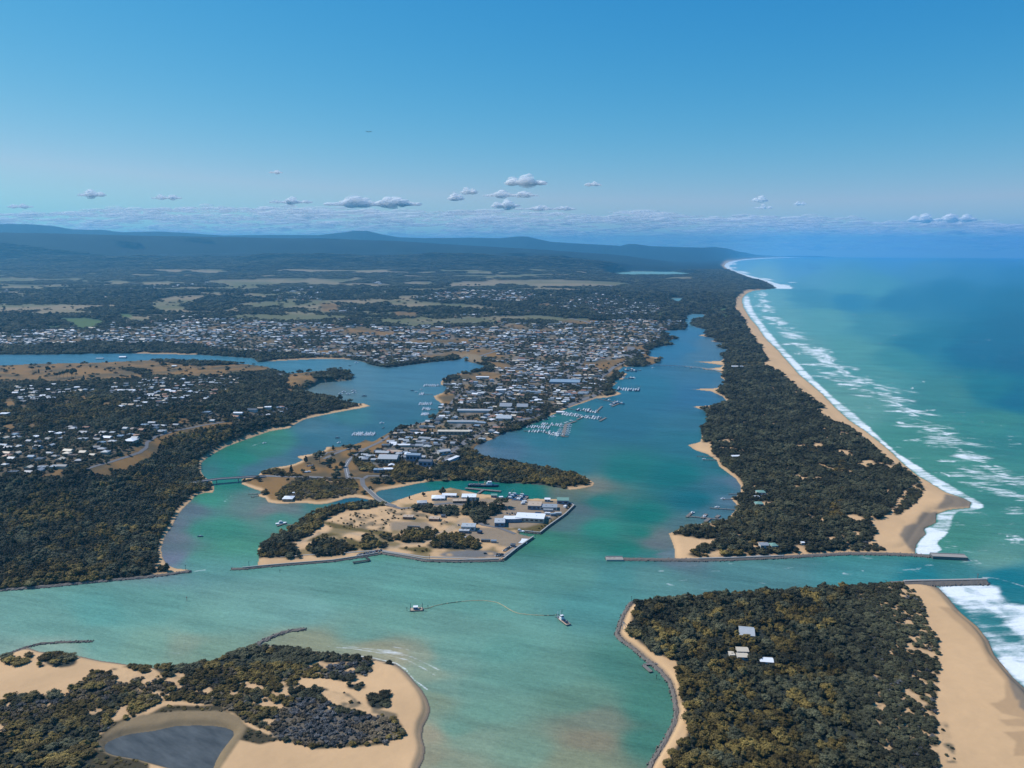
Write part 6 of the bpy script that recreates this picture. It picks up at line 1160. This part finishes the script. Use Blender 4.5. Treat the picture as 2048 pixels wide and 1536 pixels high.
for i in np.where(solo)[0]:
    px, py = SOLO[int(P['zone'][i]) - 100][:2]
    if px < 520: z_, nm = ('on the dry meadow hill above the channel', 'tree')
    elif px < 560 or (590 <= px < 672 and py < 760): z_, nm = ('on the grassy knoll beside the channel', 'tree')
    elif px < 735 and py < 812 and py > 780: z_, nm = ('at the tip of the wooded left spit', 'tree')
    elif py < 870 and px < 900: z_, nm = ('along the lake road west of town', 'tree')
    elif px > 1010 and py < 870: z_, nm = ('on the grass behind the marina', 'tree')
    elif px > 815: z_, nm = ('between the sheds of the harbour island', 'tree')
    else: z_, nm = ('in the lawns of the western point', 'tree')
    SL.setdefault(z_, []).append((px, i, nm))
for z_, L in SL.items():
    L.sort()
    for j, (px, i, nm) in enumerate(L):
        tall = 'tall bare-trunked' if int(P['k'][i]) == 4 else ('tall narrow' if int(P['k'][i]) in (3, 7) else 'round dark')
        tree_thing(i, 'park_tree', '%s tree %s, %s from the left' % (tall, z_, ordinal(j)), 'tree', 'single trees standing apart')
# the rest: one mass of woodland
rest = ~indiv
q = np.where(rest)[0]
def woods(name, idx, label, cat):
    me = bpy.data.meshes.new(name); me.vertices.add(len(idx))
    me.vertices.foreach_set('co', np.stack([P['x'][idx], P['y'][idx], PZ[idx] - .1], 1).astype(np.float32).ravel())
    a = me.attributes.new('kind_index', 'INT', 'POINT'); a.data.foreach_set('value', P['k'][idx].astype(np.int32))
    a = me.attributes.new('tint', 'FLOAT', 'POINT'); a.data.foreach_set('value', P['t'][idx].astype(np.float32))
    a = me.attributes.new('size', 'FLOAT_VECTOR', 'POINT'); a.data.foreach_set('vector', np.stack([P['s'][idx], P['s'][idx], P['sz'][idx]], 1).astype(np.float32).ravel())
    a = me.attributes.new('turn', 'FLOAT_VECTOR', 'POINT'); tv = np.zeros((len(idx), 3), np.float32); tv[:, 2] = rng.uniform(0, 6.28, len(idx)); a.data.foreach_set('vector', tv.ravel())
    o = bpy.data.objects.new(name, me); COL.objects.link(o); o['kind'] = 'stuff'; o['label'] = label; o['category'] = cat
    g = bpy.data.node_groups.new(name, 'GeometryNodeTree'); g.interface.new_socket('Geometry', in_out='INPUT', socket_type='NodeSocketGeometry'); g.interface.new_socket('Geometry', in_out='OUTPUT', socket_type='NodeSocketGeometry')
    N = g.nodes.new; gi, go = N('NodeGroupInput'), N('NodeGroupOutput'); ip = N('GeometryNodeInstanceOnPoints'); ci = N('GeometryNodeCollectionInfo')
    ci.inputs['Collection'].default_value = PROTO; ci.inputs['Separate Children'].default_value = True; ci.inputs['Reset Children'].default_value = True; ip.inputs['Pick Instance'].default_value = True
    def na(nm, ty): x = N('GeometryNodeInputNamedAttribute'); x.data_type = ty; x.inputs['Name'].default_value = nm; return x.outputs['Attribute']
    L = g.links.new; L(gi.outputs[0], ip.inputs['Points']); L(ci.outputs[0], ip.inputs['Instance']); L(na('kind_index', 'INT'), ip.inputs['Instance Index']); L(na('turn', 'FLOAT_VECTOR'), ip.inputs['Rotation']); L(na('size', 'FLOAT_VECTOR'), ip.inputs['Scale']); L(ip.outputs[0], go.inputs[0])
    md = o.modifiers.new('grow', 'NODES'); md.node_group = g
woods('woodland', q[~np.isin(P['zone'][q], (2,))], 'dark woodland covering the bluff, the sand barrier and the distant hills', 'woods')
woods('dune_scrub', q[np.isin(P['zone'][q], (2,))], 'low olive and grey scrub growing over the near sand dunes', 'scrub')
print('TREES', len(dist), 'indiv', int(indiv.sum()))
# ================================================================= light, air, sky, clouds, camera
SUN_EL, SUN_AZ = math.radians(50), math.radians(-72)        # azimuth from +Y towards +X
wd = bpy.data.worlds.new('World'); SC.world = wd; wd.use_nodes = True
nt = wd.node_tree; nt.nodes.clear()
sky = nt.nodes.new('ShaderNodeTexSky'); sky.sky_type = 'NISHITA'; sky.sun_disc = False
sky.sun_elevation = SUN_EL; sky.sun_rotation = SUN_AZ; sky.altitude = 400; sky.air_density = 1.0; sky.dust_density = .1; sky.ozone_density = 3.0
bg = nt.nodes.new('ShaderNodeBackground'); bg.inputs['Strength'].default_value = .1
wo = nt.nodes.new('ShaderNodeOutputWorld'); 
# a deep, clear sky: each channel of the Nishita sky gets its own contrast
sp_ = nt.nodes.new('ShaderNodeSeparateColor'); nt.links.new(sky.outputs[0], sp_.inputs[0]); cb_ = nt.nodes.new('ShaderNodeCombineColor')
for ch, (g_c, a_c, mx) in enumerate(SKY_CURVE):
    mn = nt.nodes.new('ShaderNodeMath'); mn.operation = 'MINIMUM'; mn.inputs[1].default_value = mx; nt.links.new(sp_.outputs[ch], mn.inputs[0])
    pw = nt.nodes.new('ShaderNodeMath'); pw.operation = 'POWER'; pw.inputs[1].default_value = g_c; nt.links.new(mn.outputs[0], pw.inputs[0])
    ml = nt.nodes.new('ShaderNodeMath'); ml.operation = 'MULTIPLY'; ml.inputs[1].default_value = a_c; nt.links.new(pw.outputs[0], ml.inputs[0]); nt.links.new(ml.outputs[0], cb_.inputs[ch])
nt.links.new(cb_.outputs[0], bg.inputs['Color']); nt.links.new(bg.outputs[0], wo.inputs['Surface'])
ld = bpy.data.lights.new('sun', 'SUN'); ld.energy = 4.0; ld.angle = math.radians(.5); ld.color = (1, .95, .88)
lo = bpy.data.objects.new('sun', ld); COL.objects.link(lo)
from mathutils import Vector
sd = Vector((math.sin(SUN_AZ) * math.cos(SUN_EL), math.cos(SUN_AZ) * math.cos(SUN_EL), math.sin(SUN_EL)))
lo.rotation_euler = sd.to_track_quat('Z', 'Y').to_euler(); lo.location = (0, 0, 1000)
# air
def boxmesh(name, x0, x1, y0, y1, z0, z1):
    v = [(x, y, z) for z in (z0, z1) for x, y in ((x0, y0), (x1, y0), (x1, y1), (x0, y1))]
    f = [(3, 2, 1, 0), (4, 5, 6, 7), (0, 1, 5, 4), (1, 2, 6, 5), (2, 3, 7, 6), (3, 0, 4, 7)]
    me = bpy.data.meshes.new(name); me.from_pydata(v, [], f); return me
t = NT('air'); t.t.nodes.remove(t.out); t.out = t.t.nodes.new('ShaderNodeOutputMaterial')
pv = t.n('ShaderNodeVolumePrincipled'); pv.inputs['Color'].default_value = HAZE_C; pv.inputs['Density'].default_value = HAZE_D; pv.inputs['Anisotropy'].default_value = .3
t.l(pv.outputs[0], t.out.inputs['Volume'])
ho = bpy.data.objects.new('haze', boxmesh('haze', -80000, 80000, -3000, 80000, -620, 1345)); ho.data.materials.append(t.m)
ho['kind'] = 'stuff'; ho['label'] = 'thin blue haze lying over the land, lakes and sea'; ho['category'] = 'haze'
COL.objects.link(ho)
# clouds: heaps of soft white puffs above the air box
def ico(sub=1):
    import bmesh
    bm = bmesh.new(); bmesh.ops.create_icosphere(bm, subdivisions=sub, radius=1)
    v = np.array([x.co[:] for x in bm.verts]); f = np.array([[q.index for q in x.verts] for x in bm.faces]); bm.free(); return v, f
IV, IF = ico(2)
t = NT('cloud_vapour')
n = t.noise(1., 4, t.pos(1 / 1500, 1 / 2600, 1 / 900), .7)
d = t.n('ShaderNodeBsdfDiffuse'); tl = t.n('ShaderNodeBsdfTranslucent'); tr = t.n('ShaderNodeBsdfTransparent')
for q in (d, tl): q.inputs['Color'].default_value = (.98, .98, .98, 1)
m0 = t.n('ShaderNodeMixShader'); m0.inputs[0].default_value = .45; t.l(d.outputs[0], m0.inputs[1]); t.l(tl.outputs[0], m0.inputs[2])
m1 = t.n('ShaderNodeMixShader'); t.l(t.math('MULTIPLY', t.step(n, .25, .6), .42), m1.inputs[0]); t.l(tr.outputs[0], m1.inputs[1]); t.l(m0.outputs[0], m1.inputs[2]); t.l(m1.outputs[0], t.out.inputs['Surface'])
CLOUD_MAT = t.m; BANK_MAT = t.m.copy()
for q in BANK_MAT.node_tree.nodes:
    if q.type == 'MATH' and q.operation == 'MULTIPLY': q.inputs[1].default_value = .38
def puffs(name, P, mat=None):
    """P rows: centre xyz, radii"""
    P = np.array(P); n = len(P); v = []; f = []
    for k in range(n):
        c, s = math.cos(k * 1.7), math.sin(k * 1.7)
        q = IV * (1 + .22 * (rng.random((len(IV), 1)) - .5)); q = np.stack([q[:, 0] * c - q[:, 1] * s, q[:, 0] * s + q[:, 1] * c, q[:, 2]], 1)
        q[:, 2] = np.where(q[:, 2] < 0, q[:, 2] * .55, q[:, 2])
        v.append(q * P[k, 3:6] + P[k, :3]); f.append(IF + k * len(IV))
    me = bpy.data.meshes.new(name); me.from_pydata(np.concatenate(v).tolist(), [], np.concatenate(f).tolist())
    me.polygons.foreach_set('use_smooth', np.ones(len(me.polygons), bool)); me.materials.append(mat or CLOUD_MAT)
    return me
def cloud_puffs(cx, cy, w, h, n, out, bank=False):
    e = math.atan((HZ - cy) / F); d = 84000. + 30000 * rnd.random() if bank else max(16000., 1050 / math.tan(e)); m = d / F
    for _ in range(n):
        a = rnd.uniform(-1, 1); env = (1 - abs(a) ** 1.8) * (.55 + .45 * math.sin(a * 7 + cx))
        hh = rnd.uniform(-.35, .75) * env * (1 if bank else rnd.uniform(.5, 1.5))
        px = cx + a * w / 2; py = cy - hh * h * .75 + h * .1
        dd = d * rnd.uniform(.985, 1.015); X = (px - 1024) / F * dd; zz = CH + (HZ - py) / F * dd
        r = m * h * (rnd.uniform(.22, .5) if bank else rnd.uniform(.14, .42)) * (.5 + .5 * env)
        out.append((X, dd, zz, r * rnd.uniform(2.4, 6.5) if bank else r * rnd.uniform(1.1, 1.9), r * 1.5, r * .85))
names = ['small flat white cloud, first from the left above the bank','long low white cloud over the left mountains','tallest white heaped cloud near the middle of the sky','long flat white cloud just under the tallest one','small tilted white cloud left of the tallest one','pale wisp joining the tilted cloud to the bank','lone small white cloud right of the tallest one','faint thin wisp high above the other clouds','row of small white tufts above the left of the bank','wide heaped white cloud resting on the bank','domed white cloud under the long flat one','thin ragged white streak right of the domed cloud','small white cloud above the curved far beach','faint wisp just under the small cloud over the far beach','smallest white cloud, rightmost above the bank','rounded white cloud over the sea at far right','long heaped white cloud over the sea horizon','pale low wisp at the far left edge above the bank']
CL = [(203,393,52,16),(350,399,56,11),(1050,370,70,26),(1022,394,104,15),(940,388,30,15),(914,400,26,16),(1181,374,30,11),(566,351,26,7),(592,407,80,13),(752,410,180,24),(1012,414,50,19),(1090,420,120,11),(1508,404,27,13),(1517,418,34,8),(1588,411,24,8),(1828,441,50,18),(1895,440,80,18),(62,416,50,9)]
for (cx, cy, w_, h_), nm in zip(CL, names):
    out = []; cloud_puffs(cx, cy, w_, h_, int(60 + w_ * 1.8), out)
    o = bpy.data.objects.new('cloud', puffs('cloud', out)); COL.objects.link(o); o['label'] = nm; o['category'] = 'cloud'; o['group'] = 'separate clouds above the horizon'
out = []
top = lambda x: float(np.interp(x, [-200, 0, 150, 280, 450, 600, 700, 850, 1000, 1150, 1280, 1400, 1500, 1620, 1750, 1900, 2048, 2300], [424,424,423,415,410,412,414,417,424,424,420,429,430,432,436,440,444,446]))
for _ in range(1150):
    cx = rnd.uniform(-260, 2320); k = rnd.random() ** .8; tp = top(cx) + 5
    cy = tp + (500 - tp) * k; s = 1 - .55 * k
    cloud_puffs(cx, cy, rnd.uniform(50, 150) * s, rnd.uniform(9, 15) * s, int(9 * s) + 4, out, True)
o = bpy.data.objects.new('cloud_bank', puffs('cloud_bank', out, BANK_MAT)); COL.objects.link(o); o['kind'] = 'stuff'; o['label'] = 'long bank of small white clouds along the whole horizon'; o['category'] = 'clouds'
# camera
# bend everything on the ground down with the curve of the earth
for ob in list(SC.objects):
    if ob.parent is not None or ob.name.split('.')[0] in ('cloud', 'cloud_bank', 'haze', 'sun', 'seagull'): continue
    if ob.type == 'MESH' and ob.location.length < 1:
        me = ob.data; co_ = np.empty(len(me.vertices) * 3, np.float32); me.vertices.foreach_get('co', co_); co_ = co_.reshape(-1, 3)
        co_[:, 2] -= drop(co_[:, 0], co_[:, 1]); me.vertices.foreach_set('co', co_.ravel()); me.update()
    else: ob.location.z -= float(drop(ob.location.x, ob.location.y))
cd = bpy.data.cameras.new('camera'); cd.sensor_width = 36; cd.lens = 36 * F / 2048; cd.clip_start = 1; cd.clip_end = 600000
co = bpy.data.objects.new('camera', cd); COL.objects.link(co); co.location = (0, 0, CH); co.rotation_euler = (math.pi / 2 - PITCH, 0, 0); SC.camera = co
SC.view_settings.view_transform = 'Standard'; SC.view_settings.look = 'None'; SC.view_settings.gamma = 1; SC.view_settings.exposure = EXPO
cy_ = SC.cycles; cy_.max_bounces = 8; cy_.diffuse_bounces = 5; cy_.glossy_bounces = 2; cy_.transmission_bounces = 6; cy_.volume_bounces = 2; cy_.transparent_max_bounces = 40
cy_.use_denoising = True; cy_.caustics_reflective = False; cy_.caustics_refractive = False
